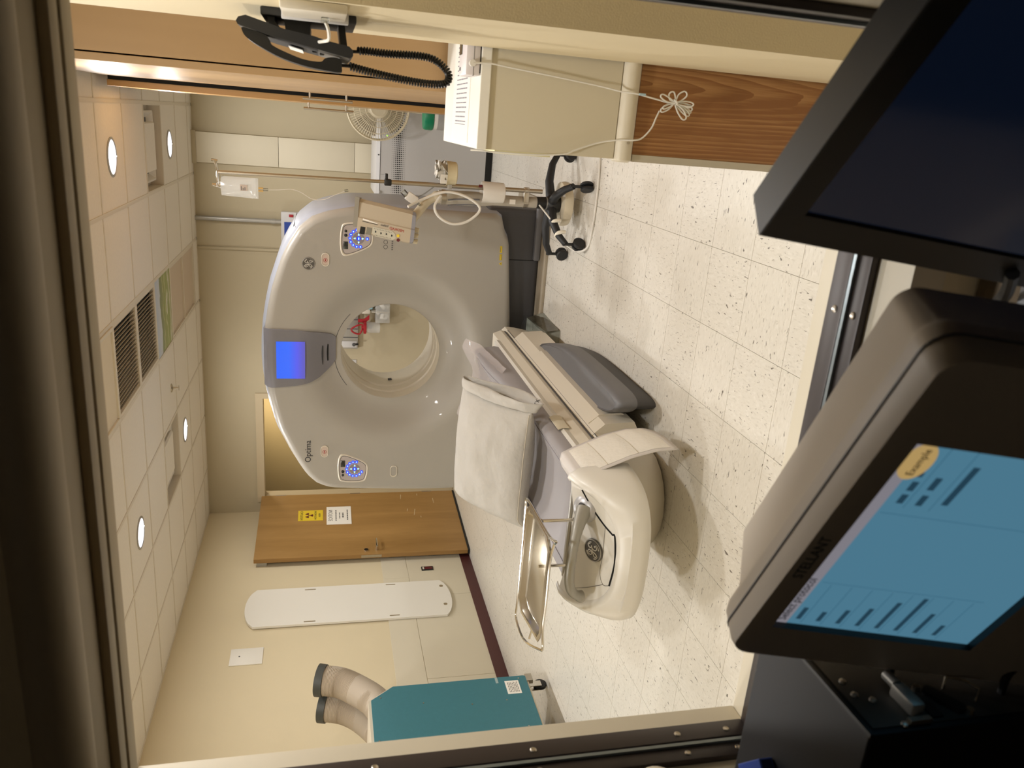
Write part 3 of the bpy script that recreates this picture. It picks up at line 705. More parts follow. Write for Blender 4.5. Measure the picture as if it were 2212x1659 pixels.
# bore liner with joints
bm = bmesh.new(); add_lathe(bm, [(BR+.002, GF+.128), (BR-.002, GF+.16), (BR-.002, GF+.24), (BR+.012, GF+.25), (BR+.012, GF+.262), (BR-.004, GF+.275), (BR-.004, GF+.36), (BR+.012, GF+.37), (BR+.012, GF+.385), (BR-.004, GF+.40), (BR+.004, GF+.72), (BR+.05, GF+.86)], (CX, 0, CZ), (0, 1, 0), 96, cap=False)
obj('bore_liner', bm, M_offwhite, gan, 30)
for y in (GF+.256, GF+.378): 
    bm = bmesh.new(); add_lathe(bm, [(BR+.0115, y-.005), (BR+.0105, y+.006)], (CX, 0, CZ), (0, 1, 0), 96, cap=False); obj('bore_joint', bm, M_dark, gan)
a0 = PI+.1
bm = bmesh.new(); add_box(bm, -.014, .014, -.016, .016, -.003, .003)
R = Matrix.Rotation(-(a0-PI/2), 3, 'Y')
for v in bm.verts: v.co = R @ Vector((v.co.x, v.co.y, v.co.z))+Vector((CX+math.cos(a0)*(BR-.006), GF+.52, CZ+math.sin(a0)*(BR-.006)))
obj('bore_sensor', bm, M_dark, gan, 0)
# arc line over the bore
bm = bmesh.new(); add_tube(bm, [(CX+math.cos(a)*(BR+.045), yfront_r(BR+.045, 1)-.001, CZ+math.sin(a)*(BR+.045)) for a in [PI*.26+PI*.46*k/24 for k in range(25)]], .0018, seg=5)
obj('mouth_line', bm, M_dark, gan)
# plinth
bm = bmesh.new(); add_box(bm, -2.57, -.525, 5.235, 5.93, .022, .40, bevel=.03, seg=3)
obj('plinth', bm, M_dark, gan)
obj('plinth_joint', B(-.873, -.869, 5.231, 5.236, .03, .25), M_hole, gan, 0)
obj('plinth_foot', B(-.87, -.50, 5.205, 5.25, .025, .07, bevel=.012), M_padgrey, gan)
obj('floor_plate', B(-2.62, -.46, 5.09, 5.99, 0, .022, bevel=.004), mat('floor_plate_beige', '#a89d8a', .6), gan)
# display pod
def patch(name, rows, ncol, off, m, side=.03, parent=gan, yf=yfront):
    """panel laid over the front cover: rows = (z, xl, xr)"""
    g = []
    for (z, xa, xb) in rows: g.append([(xa+(xb-xa)*k/ncol, z) for k in range(ncol+1)])
    b = bmesh.new(); top = [[b.verts.new((x, yf(x, z)-off, z)) for x, z in r] for r in g]
    for i in range(len(g)-1):
        for k in range(ncol): b.faces.new((top[i][k], top[i][k+1], top[i+1][k+1], top[i+1][k]))
    bd = [top[0][k] for k in range(ncol+1)]+[r[-1] for r in top[1:]]+[top[-1][k] for k in range(ncol-1, -1, -1)]+[r[0] for r in top[-2:0:-1]]
    low = [b.verts.new((v.co.x, v.co.y+off+side, v.co.z)) for v in bd]; n = len(bd)
    for k in range(n): b.faces.new((bd[k], low[k], low[(k+1) % n], bd[(k+1) % n]))
    return obj(name, b, m, parent, 35)
def interp(tbl, z):
    for (z0, a0, b0), (z1, a1, b1) in zip(tbl, tbl[1:]):
        if z1 <= z <= z0: 
            t_ = (z0-z)/(z0-z1); return (a0+(a1-a0)*t_, b0+(b1-b0)*t_)
    return tbl[-1][1:]
tbl = [(1.852, -1.752, -1.365), (1.84, -1.764, -1.363), (1.74, -1.757, -1.366), (1.64, -1.746, -1.369), (1.56, -1.728, -1.38), (1.50, -1.705, -1.393), (1.44, -1.66, -1.41), (1.405, -1.625, -1.424), (1.392, -1.60, -1.44)]
rows = [(1.852-.46*k/22,)+tuple(interp(tbl, 1.852-.46*k/22)) for k in range(23)]
pod = patch('display_pod', rows, 14, .016, M_disp)
obj('screen', B(-1.695, -1.443, GF-.0185, GF-.0165, 1.59, 1.772), None, pod, 0)
scr_m = bpy.data.materials.new('blue_screen'); scr_m.use_nodes = True
nt = scr_m.node_tree; b_ = nt.nodes['Principled BSDF']; g_ = nt.nodes.new('ShaderNodeNewGeometry'); s_ = nt.nodes.new('ShaderNodeSeparateXYZ'); nt.links.new(g_.outputs['Position'], s_.inputs[0])
mr_ = nt.nodes.new('ShaderNodeMapRange'); mr_.inputs[1].default_value = 1.59; mr_.inputs[2].default_value = 1.76; nt.links.new(s_.outputs['Z'], mr_.inputs[0])
r_ = nt.nodes.new('ShaderNodeValToRGB'); e_ = r_.color_ramp.elements; e_[0].position = 0; e_[0].color = srgb('#5a55b8'); e_[1].position = 1; e_[1].color = srgb('#0a62ff')
q_ = e_.new(.3); q_.color = srgb('#5058f0'); q_ = e_.new(.6); q_.color = srgb('#1f66ff')
nt.links.new(mr_.outputs[0], r_.inputs['Fac']); nt.links.new(r_.outputs['Color'], b_.inputs['Emission Color']); b_.inputs['Emission Strength'].default_value = 1.0
b_.inputs['Base Color'].default_value = (.01, .01, .02, 1); b_.inputs['Roughness'].default_value = .25
for ch in pod.children:
    if ch.name.startswith('screen'): ch.data.materials.append(scr_m)
obj('speaker_slot', PR(rrect(.135, .014, .006, 4, -1.557, 1.481), (0, yfront(-1.55, 1.481)-.019, 0), (1, 0, 0), (0, 0, 1), (0, 1, 0), .006), M_blk2, pod, 0)
obj('card_slot', PR(rrect(.118, .012, .005, 4, -1.543, 1.446), (0, yfront(-1.55, 1.446)-.019, 0), (1, 0, 0), (0, 0, 1), (0, 1, 0), .006), M_hole, pod, 0)
# control panels
def control_panel(name, poly, lcd, k1, k2, pad, gap, skip):
    cx = sum(p[0] for p in poly)/len(poly); cz = sum(p[1] for p in poly)/len(poly)
    sp_ = smooth_pts([(x, 0, z) for x, z in poly], 6, True); P = [(p.x, p.z) for p in sp_]
    y0 = GF
    b = bmesh.new()
    r = []
    for s, dy in ((1.16, .004), (1.13, -.003), (1.08, -.006), (1.02, -.002), (1.0, .002)):
        r.append([(cx+(x-cx)*s, y0+dy, cz+(z-cz)*s) for x, z in P])
    add_loft(b, r, False, False)
    bz = obj(name, b, M_offwhite, gan, 60)
    b = bmesh.new(); add_prism(b, P, (0, y0-.002, 0), (1, 0, 0), (0, 0, 1), (0, 1, 0), .004); obj('panel_face', b, mat('panel_face_grey', '#b4aaa6', .45), bz, 0)
    b = bmesh.new(); add_tube(b, [(x, y0-.002, z) for x, z in ring2(P, .985, cx, cz)], .0013, seg=5, closed=True); obj('panel_line', b, M_dark, bz)
    obj('readout', B(lcd[0]-.024, lcd[0]+.024, y0-.005, y0-.002, lcd[1]-.015, lcd[1]+.015, bevel=.002), M_lcd, bz)
    obj('readout_window', B(lcd[0]-.006, lcd[0]+.018, y0-.0058, y0-.005, lcd[1]-.008, lcd[1]+.007), M_black, bz, 0)
    for (kx, kz), rr in ((k1, .0085), (k2, .0105)): obj('knob', LA([(rr, 0), (rr*.9, .006), (rr*.4, .008)], (kx, y0-.002, kz), (0, -1, 0), 16), M_black, bz)
    px, pz = pad
    obj('key_ring', LA([(.036, 0), (.036, .0015)], (px, y0-.002, pz), (0, -1, 0), 28), mat('key_ring_grey', '#8d8588', .5), bz)
    obj('key', LA([(.0135, 0), (.013, .003)], (px, y0-.0035, pz), (0, -1, 0), 18), M_bluekey, bz)
    obj('key_symbol', B(px-.007, px+.007, y0-.0072, y0-.0064, pz-.004, pz+.004), M_glyph, bz, 0)
    for k in range(4):
        a = k*PI/2; x, z = px+.026*math.cos(a), pz+.026*math.sin(a)
        obj('arrow_key', PR([(.008*math.cos(a+q), .008*math.sin(a+q)) for q in (0, 2.2, PI, -2.2)], (x, y0-.0036, z), (1, 0, 0), (0, 0, 1), (0, 1, 0), .001), M_glyph, bz, 0)
    for k in range(14):
        if k in skip: continue
        a = 2*PI*k/14+gap; x, z = px+.054*math.cos(a), pz+.054*math.sin(a)
        obj('key', LA([(.0105, 0), (.010, .003)], (x, y0-.002, z), (0, -1, 0), 14), M_bluekey, bz)
        obj('key_symbol', PR(circ(0, 0, .0052, 5+k % 3), (x, y0-.0058, z), (1, 0, 0), (0, 0, 1), (0, 1, 0), .0006), M_glyph, bz, 0)
    return bz
polyR = [(-.70, 1.355), (-.78, 1.362), (-.845, 1.352), (-.858, 1.325), (-.835, 1.26), (-.80, 1.195), (-.765, 1.178), (-.70, 1.185), (-.672, 1.205), (-.668, 1.27), (-.675, 1.335)]
control_panel('control_panel', polyR, (-.803, 1.338), (-.713, 1.338), (-.740, 1.338), (-.757, 1.257), PI/2, (5, 6, 8, 9))
polyL = [(-3.125-x, z) for x, z in polyR]
control_panel('control_panel', polyL, (-2.325, 1.338), (-2.412, 1.338), (-2.385, 1.338), (-2.366, 1.257), PI/2, (7, 8, 9))
# oval buttons
def oval(name, x, z, m=M_front, icon=True):
    b = bmesh.new(); r = []
    for s, dy in ((1.0, .0), (.98, -.006), (.86, -.006), (.82, .0)):
        r.append([(x+a*s, GF-.001+dy, z+c*s) for a, c in rrect(.088, .05, .0248, 8)])
    add_loft(b, r, False, False); bz = obj(name, b, M_offwhite, gan, 60)
    b = bmesh.new(); add_prism(b, [(x+a*.82, z+c*.82) for a, c in rrect(.088, .05, .0248, 8)], (0, GF-.001, 0), (1, 0, 0), (0, 0, 1), (0, -1, 0), .002); obj('button_cap', b, m, bz, 0)
    if icon:
        b = bmesh.new(); add_tube(b, [(x-.004+a, GF-.0032, z+c) for a, c in circ(0, 0, .012, 18)], .0013, seg=5, closed=True); add_box(b, x-.010, x+.002, GF-.0042, GF-.003, z-.003, z+.003); obj('stop_symbol', b, M_red, bz, 0)
oval('stop_button', -.90, 1.463, mat('button_rose', '#c8b6a8', .5)); oval('stop_button', -2.228, 1.463, MATS['button_rose']); oval('touch_button', -2.39, .985, M_front, False)
# round monogram badge (letters drawn as looping strokes)
def badge(c, u, v, r, parent, name='logo_badge'):
    c = Vector(c); u = Vector(u).normalized(); v = Vector(v).normalized(); n = u.cross(v)
    bd = obj(name, LA([(r, 0), (r, r*.10), (r*.95, r*.16)], c, n, 40), mat('badge_grey', '#55524e', .4), parent)
    P = lambda a, b_: c+u*a*r+v*b_*r+n*r*.17
    b = bmesh.new()
    add_tube(b, [P(math.cos(t_)*.93, math.sin(t_)*.93) for t_ in [2*PI*k/40 for k in range(40)]], r*.035, seg=6, closed=True)
    obj('badge_ring', b, M_silver, bd)
    lt = mat('badge_letter', '#d5d1c8', .4)
    strokes = [
        [(-.10, .42), (-.30, .52), (-.46, .36), (-.42, .12), (-.24, .06), (-.10, .2), (-.06, .42), (-.08, .1), (-.12, -.22), (-.26, -.48), (-.44, -.44), (-.44, -.24), (-.24, -.08), (.02, .06), (.14, .12)],
        [(.50, .34), (.40, .52), (.20, .48), (.14, .28), (.28, .16), (.40, .18), (.22, .10), (.10, -.10), (.14, -.34), (.34, -.42), (.50, -.28), (.44, -.14), (.34, -.2)],
        [(-.30, .36), (-.24, .30), (-.26, .22)]]
    b = bmesh.new()
    for s in strokes: add_tube(b, smooth_pts([P(x, y) for x, y in s], 5), r*.042, seg=6)
    for a0 in (.35, 1.95, 3.5, 5.1):
        ar = [P(math.cos(a0+t_)*(.74-.10*abs(t_-.35)), math.sin(a0+t_)*(.74-.10*abs(t_-.35))) for t_ in [k*.09 for k in range(10)]]
        add_tube(b, ar, [r*.05*(1-k/11) for k in range(10)], seg=6)
    obj('monogram', b, lt, bd)
    return bd
badge((-.93, GF+.002, 1.567), (1, 0, 0), (0, 0, 1), .041, gan)
text('wordmark', 'Optima', .058, (-2.228, GF-.001, 1.572), (1, 0, 0), (0, 0, 1), M_dink, gan, sx=.92)
# warning labels near the bottom edge
wb = obj('laser_label', B(-.808, -.765, yfront(-.79, .322)-.003, yfront(-.79, .322)+.004, .316, .330), M_yellow, gan, 0)
obj('label_border', B(-.803, -.77, yfront(-.79, .322)-.0036, yfront(-.79, .322)-.003, .325, .327), M_dink, wb, 0)
wb = obj('laser_label', B(-.858, -.818, yfront(-.84, .322)-.003, yfront(-.84, .322)+.004, .314, .330), M_yellow, gan, 0)
b = bmesh.new(); yy = yfront(-.84, .322)-.0035
add_tube(b, [(-.855, yy, .317), (-.821, yy, .317), (-.821, yy, .327), (-.855, yy, .327)], .001, seg=4, closed=True); obj('label_border', b, M_dink, wb, 0)
b = bmesh.new(); add_prism(b, [(-.012, 0), (.012, 0), (0, .017)], (-.882, yfront(-.88, .32)-.003, .313), (1, 0, 0), (0, 0, 1), (0, 1, 0), .005); wb = obj('laser_label', b, M_yellow, gan, 0)
b = bmesh.new(); add_prism(b, [(-.004, .003), (.004, .003), (0, .011)], (-.882, yfront(-.88, .32)-.0036, .313), (1, 0, 0), (0, 0, 1), (0, 1, 0), .0007); obj('label_border', b, M_dink, wb, 0)
# rings sticker
wb = obj('rings_sticker', B(-.835, -.745, yfront(-.79, 1.07)-.0012, yfront(-.79, 1.07)+.002, 1.03, 1.105), M_front, gan, 0)
b = bmesh.new()
for x in (-.772, -.803): add_tube(b, [(x+a, yfront(-.79, 1.07)-.0018, 1.086+c) for a, c in circ(0, 0, .0125, 20)], .0012, seg=5, closed=True)
obj('ring_print', b, M_dink, wb)
b = bmesh.new()
for k in range(6): add_box(b, -.822+.013*k, -.813+.013*k, yfront(-.79, 1.07)-.002, yfront(-.79, 1.07)-.001, 1.038, 1.048)
obj('sticker_print', b, M_ink, wb, 0)

# ------------------------------------------------------------------ patient table
TX = -1.575
tab = thing('patient_table', 'long white CT patient table with grey mattress and a moulded end with curved grey handle', 'table', (TX, 3.7, 0))
# lower hull
def hull(z, y0, y1, hw, n=10):
    """outline rounded at the near end: (x, y, z) ring, straight at the gantry end"""
    p = []
    for k in range(n+1):
        a = PI+PI*k/n
        p.append((TX+hw*math.cos(a)*(1 if True else 1), y0+.22*(1+math.sin(a))*1.0, z))
    return p+[(TX+hw, y1, z), (TX-hw, y1, z)]
bm = bmesh.new()
add_loft(bm, [hull(.0, 2.88, 5.0, .20), hull(.02, 2.84, 5.0, .225), hull(.12, 2.75, 5.0, .265), hull(.22, 2.69, 5.0, .285), hull(.285, 2.675, 5.0, .29)], True, False)
obj('pedestal', bm, M_offwhite, tab, 50)
bm = bmesh.new(); add_loft(bm, [hull(.285, 2.675, 5.0, .290), hull(.288, 2.68, 5.0, .286), hull(.305, 2.71, 5.0, .27), hull(.312, 2.80, 5.0, .2)], False, True)
obj('pedestal_top', bm, M_offwhite, tab, 50)
bm = bmesh.new(); add_tube(bm, hull(.2865, 2.674, 4.9, .2905), .002, seg=5, closed=True); obj('joint_line', bm, M_dark, tab)
bm = bmesh.new(); add_loft(bm, [[(TX-.28, y, .30), (TX+.28, y, .30), (TX+.285, y, .33), (TX+.265, y, .38), (TX-.265, y, .38), (TX-.285, y, .33)] for y in (2.74, 3.2, 3.7, 4.1, 4.92)])
obj('table_body', bm, M_offwhite, tab, 30)
bm = bmesh.new(); add_loft(bm, [[(TX+.2855, y, .302), (TX+.2865, y, .306), (TX+.2865, y, .309), (TX+.28, y, .309)] for y in (2.78, 4.9)]); obj('rail_groove', bm, M_dark, tab)
# wide lower side skirt with panel seam
bm = bmesh.new(); add_loft(bm, [[(TX+.28, y, .30), (TX+.335, y, .24), (TX+.345, y, .10), (TX+.2, y, .02)] for y in (3.1, 4.7)]); obj('side_skirt', bm, M_offwhite, tab, 30)
bm = bmesh.new()
add_loft(bm, [[(TX+.30, y, .285), (TX+.342, y, .235), (TX+.352, y, .13), (TX+.34, y, .10)] for y in (3.2, 4.25)]); obj('skirt_panel', bm, M_offwhite, tab, 30)
# cradle (moving top), slightly dished
bm = bmesh.new()
sec = lambda y, dz=0: [(TX-.268, y, .375+dz), (TX-.20, y, .352+dz), (TX+.20, y, .352+dz), (TX+.268, y, .375+dz), (TX+.275, y, .40+dz), (TX+.262, y, .412+dz), (TX+.15, y, .40+dz), (TX-.15, y, .40+dz), (TX-.262, y, .412+dz), (TX-.275, y, .40+dz)]
add_loft(bm, [sec(2.72), sec(3.4), sec(4.2), sec(4.72)])
obj('cradle', bm, M_white, tab, 40)
# mattress: dished pad that thickens towards the gantry end
def mat_z(y): return .475+.085*sstep((y-3.55)/.9)
def msec(y, s=1.0, top=True):
    z = mat_z(y)
    w = .262*s
    return [(TX-w, y, .408), (TX+w, y, .408), (TX+w+.004, y, .44), (TX+w-.012, y, z-.012), (TX+w-.03, y, z), (TX+w-.06, y, z-.012), (TX+w-.13, y, z-.038), (TX, y, z-.046), (TX-w+.13, y, z-.038), (TX-w+.06, y, z-.012), (TX-w+.03, y, z), (TX-w+.012, y, z-.012), (TX-w-.004, y, .44)]
bm = bmesh.new(); add_loft(bm, [msec(2.725+.0001, .97)]+[msec(y) for y in (2.74, 2.95, 3.2, 3.5, 3.7, 3.85, 4.0, 4.15, 4.3, 4.45, 4.6)]+[msec(4.62, .97)])
obj('mattress', bm, M_vinyl, tab, 50)
bm = bmesh.new()
for s in (-1, 1): add_tube(bm, [(TX+s*(.262-.064), y, mat_z(y)-.0125) for y in [2.76+.1*k for k in range(19)]], .0022, seg=5)
obj('mattress_seam', bm, mat('vinyl_seam', '#8d888d', .5), tab)
# short cloth tab tucked under the mattress edge
bm = bmesh.new(); add_loft(bm, [[(TX+.272, yy, .425), (TX+.280, yy, .405), (TX+.279, yy, .372), (TX+.277, yy, .372), (TX+.277, yy, .405), (TX+.268, yy, .425)] for yy in (3.20, 3.36)])
obj('strap', bm, mat('strap_cream', '#cfc6b0', .7), tab, 40)
# moulded end: side walls curve round to a low nose, a sloped face between them
bm = bmesh.new()
def endring(t):
    """t 0..1 round the end from the right side to the left, returns profile points"""
    a = -PI/2*1.0+PI*t          # -90deg (right) .. +90deg (left) measured from near direction
    sx = -math.sin(a); cy = math.cos(a)
    p = 2.9
    ex = math.copysign(abs(sx)**(2/p), sx); ey = abs(cy)**(2/p)
    hw, dp = .322, .31
    pts = []
    topz = .515-.135*ey**1.5
    for (f, z) in ((.93, .262), (.985, .275), (1.0, .31), (.99, .345), (.93, topz-.045), (.86, topz-.008), (.80, topz), (.755, topz-.008)):
        pts.append((TX+ex*hw*f, 2.72-ey*dp*f, z))
    return pts
NT = 40
rg = [endring(k/NT) for k in range(NT+1)]
add_loft(bm, [[(p[0]-.01, 2.745, p[2]) for p in rg[0]]]+rg+[[(p[0]+.01, 2.745, p[2]) for p in rg[-1]]], False, False, closed=False)
# floor of the end and sloped face
low = [r[0] for r in rg]; top = [r[-1] for r in rg]
vl = [bm.verts.new(p) for p in low]; bm.faces.new(vl)
endc = obj('end_shell', bm, M_white, tab, 60)
bm = bmesh.new()
ctr = [(TX, 2.68, .50)]
inner = []
for s, dz in ((1, 0), (.9, .006), (.75, .012), (.5, .022)):
    inner.append([((p[0]-TX)*s+TX, 2.70+(p[1]-2.70)*s, (p[2]-.47)*s+.47+dz*0) for p in top])
fan = [[bm.verts.new(p) for p in r] for r in inner]
for a_, b_ in zip(fan, fan[1:]):
    for k in range(len(a_)-1): bm.faces.new((a_[k], a_[k+1], b_[k+1], b_[k]))
bm.faces.new(fan[-1])
obj('end_face', bm, M_white, tab, 60)
# access flap seam with a dark gap on the near right
def eface(s, q):
    """point on the sloped end face: q 0..1 round, s 0..1 from middle to rim"""
    k = min(NT-1, max(0, int(q*NT))); f = q*NT-k
    p = Vector(top[k]).lerp(Vector(top[min(NT, k+1)]), f)
    return Vector(((p.x-TX)*s+TX, 2.70+(p.y-2.70)*s, (p.z-.47)*s+.47))
nrm = Vector((0, -.45, .9)).normalized()
bm = bmesh.new()
add_tube(bm, smooth_pts([eface(s, q)+nrm*.001 for s, q in ((1.0, .06), (.82, .16), (.80, .30), (.93, .385))], 6), .0035, seg=6)
add_tube(bm, smooth_pts([eface(s, q)+nrm*.001 for s, q in ((.93, .385), (.97, .40), (.985, .5), (.985, .60))], 6), .0038, seg=6)
obj('flap_gap', bm, M_hole, tab)
bm = bmesh.new(); add_tube(bm, smooth_pts([eface(s, q)+nrm*.0005 for s, q in ((.985, .60), (.88, .64), (.72, .60), (.70, .5), (.72, .40), (.80, .33))], 6), .0013, seg=5)
add_tube(bm, smooth_pts([eface(s, q)+nrm*.0005 for s, q in ((.88, .64), (.80, .80), (.88, .94))], 6), .0013, seg=5)
obj('panel_joint', bm, mat('joint_grey', '#77726a', .6), tab)
# grey bracket rail at the mattress end and curved handle
obj('end_rail', B(TX-.20, TX+.235, 2.715, 2.735, .445, .50, bevel=.004), M_silver, tab)
hb = bmesh.new()
add_tube(hb, smooth_pts([(TX+.165, 2.62, .475), (TX+.12, 2.56, .515), (TX+.05, 2.515, .542), (TX-.03, 2.50, .55), (TX-.10, 2.51, .541), (TX-.15, 2.53, .516), (TX-.178, 2.545, .482), (TX-.184, 2.55, .462)], 6), [.034, .032, .030, .028, .026, .0245, .023, .022]+[.0195]*27+[.021, .023, .025, .025, .024, .02, .013, .006], seg=14)
hd = obj('end_handle', hb, mat('handle_grey', '#9b988f', .4, metal=.25), tab)
bm = bmesh.new(); add_lathe(bm, [(.058, -.03), (.056, -.008), (.044, .004), (.02, .010)], (TX+.17, 2.63, .478), (.30, -.45, .85), 24)
sc_ = obj('handle_socket', bm, mat('socket_silver', '#b4b3b4', .35, metal=.3), tab)
obj('socket_hole', LA([(.012, .0), (.012, .004)], Vector((TX+.185, 2.62, .489)), (.30, -.45, .85), 16), M_dark, tab)
badge(eface(.50, .5)+nrm*.004, (1, 0, 0), Vector((0, .9, .45)).normalized(), .048, tab)
# long grey moulded wing beside the base
wing = []
pts = [(-1.31, 4.43), (-1.22, 4.36), (-1.13, 4.02), (-1.10, 3.75), (-1.095, 3.3), (-1.10, 3.10), (-1.135, 3.05), (-1.19, 3.12), (-1.235, 3.26), (-1.27, 3.48), (-1.325, 4.10), (-1.34, 4.38)]
sp_ = [(p.x, p.y) for p in smooth_pts([(x, y, 0) for x, y in pts], 6, True)]
mx = sum(p[0] for p in sp_)/len(sp_); my = sum(p[1] for p in sp_)/len(sp_)
def wr(ix, iy, z): return [(mx+(x-mx)*ix, my+(y-my)*iy, z) for x, y in sp_]
bm = bmesh.new(); add_loft(bm, [wr(.86, .96, .11), wr(.99, .995, .118), wr(1.0, 1.0, .15), wr(.99, .997, .185), wr(.93, .985, .205), wr(.80, .95, .213), wr(.72, .93, .205)])
obj('side_wing', bm, M_padgrey, tab, 50)
bm = bmesh.new(); add_loft(bm, [wr(.62, .90, .0), wr(.68, .92, .11)]); obj('wing_base', bm, M_dark, tab, 40)
# ------------------------------------------------------------------ things on and around the table
t = thing('foot_pedal', 'grey foot pedal block wrapped in clear plastic on the floor by the scanner', 'pedal', (-1.31, 4.92, 0))
bm = bmesh.new(); add_loft(bm, [[(-1.44, 4.66, z0), (-1.22, 4.66, z0), (-1.20, 5.08, z0), (-1.42, 5.08, z0)] if i in (0,) else [(-1.43, 4.68, .09), (-1.25, 4.68, .09), (-1.235, 5.06, .12), (-1.41, 5.06, .12)] for i, z0 in enumerate((.0, .1))])
obj('block', bm, mat('pedal_grey', '#94968c', .6, var=.2, vscale=25), t, 20)
bm = bmesh.new(); rng = random.Random(5)
add_grid(bm, lambda a, b: (-1.455+.245*a, 4.65+.44*b, .005+.135*min(1, 3.2*math.sin(PI*a)**.7)*(.75+.25*b)+rng.uniform(0, .012)), 14, 18)
obj('plastic_wrap', bm, M_clear, t, 60)
# pillow
t = thing('pillow', 'plump white pillow in a cotton case leaning across the table', 'pillow', (-1.54, 3.5, .46))
PW, PH, PT = .69, .48, .20
tilt = math.radians(36)
ux = Vector((1, -.05, .0)).normalized(); uy = Vector((0.02, math.cos(tilt), math.sin(tilt))).normalized(); un = ux.cross(uy)
PC = Vector((-1.575, 3.50, .66))
rng = random.Random(11)
from mathutils import noise as mnoise
def pil(a, b, side):
    x = (a-.5)*2; y = (b-.5)*2
    e = max(0, (1-abs(x)**2.4))**.55*max(0, (1-abs(y)**2.4))**.55
    cx = 1-.05*abs(y)**2*(1 if abs(x) < .9 else 1); cy = 1-.05*x*x
    w = mnoise.noise(Vector((x*2.2, y*2.2, side*3)))*.016*e+abs(mnoise.noise(Vector((x*5, y*5+3, side))))*.008*e
    sag = -.02*(1-y)*e
    if x < -.75: sag -= .07*((-x-.75)/.25)**1.5
    return PC+ux*(x*PW/2*(1-.06*(1-e)*0))*cy+uy*(y*PH/2*cx)+un*(side*(PT/2*e+w))+Vector((0, 0, sag))
bm = bmesh.new(); NU, NV = 40, 30
top_ = [[None]*(NV+1) for _ in range(NU+1)]; bt_ = [[None]*(NV+1) for _ in range(NU+1)]
for i in range(NU+1):
    for j in range(NV+1):
        top_[i][j] = bm.verts.new(pil(i/NU, j/NV, 1))
        bt_[i][j] = top_[i][j] if i in (0, NU) or j in (0, NV) else bm.verts.new(pil(i/NU, j/NV, -1))
for i in range(NU):
    for j in range(NV):
        bm.faces.new((top_[i][j], top_[i+1][j], top_[i+1][j+1], top_[i][j+1]))
        if len({bt_[i][j], bt_[i+1][j], bt_[i+1][j+1], bt_[i][j+1]}) == 4:
            bm.faces.new((bt_[i][j], bt_[i][j+1], bt_[i+1][j+1], bt_[i+1][j]))
obj('cushion', bm, M_cotton, t, 80)
# open end of the pillow case on the right: a loose cuff
bm = bmesh.new()
def cuff(k, d):
    a = 2*PI*k; y = math.cos(a); z = math.sin(a)
    return PC+ux*(PW/2*.92+d*.05)+uy*(y*PH/2*(.94+.08*d))+un*(z*(.055+.02*d*math.sin(3*a+1)+.010*mnoise.noise(Vector((y*4, z*4, d*2)))))+Vector((0, 0, -.015*d*d-.02*(1-y)*.5))
add_grid(bm, lambda a, b: cuff(a, b), 48, 6)
cf = obj('case_opening', bm, M_cotton, t, 80)
sol = cf.modifiers.new('thick', 'SOLIDIFY'); sol.thickness = .004
cp = Vector(cuff(.62, 1.0)); 
text('pen_mark', 'XX', .03, Vector(cuff(.60, .72))+un*.0+Vector((0.004, -.012, .003)), uy*-.3+ux, Vector((0, .25, 1)), M_dink, t)
bm = bmesh.new(); add_tube(bm, [pil(a/30, .035, 1)+un*.001 for a in range(2, 30)], .0016, seg=5); obj('hem_seam', bm, mat('seam_cream', '#cdc4b2', .8), t)
# clear plastic cover over the head end of the mattress
t = thing('plastic_cover', 'creased clear plastic cover standing up at the scanner end of the mattress', 'cover', (TX, 4.5, .55))
bm = bmesh.new()
def cov(a, b):
    x = TX-.285+.57*a; y = 4.08+.62*b
    edge = max(0, abs(2*a-1)-.80)/.20
    z = mat_z(y)-.044*max(0, 1-abs(2*a-1)**2)+.004+.05*b**3*(math.sin(a*7+.5)*.7+.5)+.006*mnoise.noise(Vector((a*7, b*6, 0)))
    if b > .8: z += .035*(b-.8)/.2*(1 if a > .5 else .75)
    if edge > 0: z -= .055*edge
    return (x, y, z)
add_grid(bm, cov, 26, 20); obj('film', bm, M_sheet, t, 25)
# quilted underpad draped over the right edge at the foot of the table
t = thing('underpad', 'white quilted underpad draped over the near right edge of the table', 'underpad', (-1.2, 2.7, .2))
def pad(a, b, off=0.0):
    """a along y (0 near, 1 far), b from the mattress outwards and down"""
    y = 2.69+.27*a
    P = [(TX+.195, .469), (TX+.232, .483), (TX+.262, .478), (TX+.288, .43), (TX+.315, .37), (TX+.35, .29), (TX+.375, .20), (TX+.38, .115)]
    f = b*(len(P)-1); k = min(len(P)-2, int(f)); f -= k
    x = P[k][0]+(P[k+1][0]-P[k][0])*f; z = P[k][1]+(P[k+1][1]-P[k][1])*f
    fl = max(0, b-.35)/.65
    x += .035*fl*math.sin(PI*a)*.5+.03*fl*(1-a); z += .004*math.sin(b*40)*0-.0*a+.03*fl*(a-.5); y += -.055*fl*(1-.6*a)
    return (x+off, y, z+off)
bm = bmesh.new(); add_grid(bm, lambda a, b: pad(a, b), 12, 28); pd = obj('backing', bm, mat('underpad_backing', '#cfc9c4', .6), t, 60)
s_ = pd.modifiers.new('thick', 'SOLIDIFY'); s_.thickness = .003; s_.offset = 0
bm = bmesh.new()
def quilt(a, b):
    A = .07+.86*a; Bb = .36+.60*b
    p = Vector(pad(A, Bb)); bul = .004*abs(math.sin(PI*b*3))**.5*min(1, 8*a, 8*(1-a))
    return p+Vector((.8, -.2, .5))*(.0028+bul)
add_grid(bm, quilt, 16, 36); obj('quilted_pad', bm, M_quilt, t, 60)
bm = bmesh.new()
for q in (1/3, 2/3): add_tube(bm, [Vector(quilt(a/10, q))+Vector((.002, 0, .001)) for a in range(11)], .0012, seg=5)
obj('stitch_line', bm, MATS['seam_cream'], t)
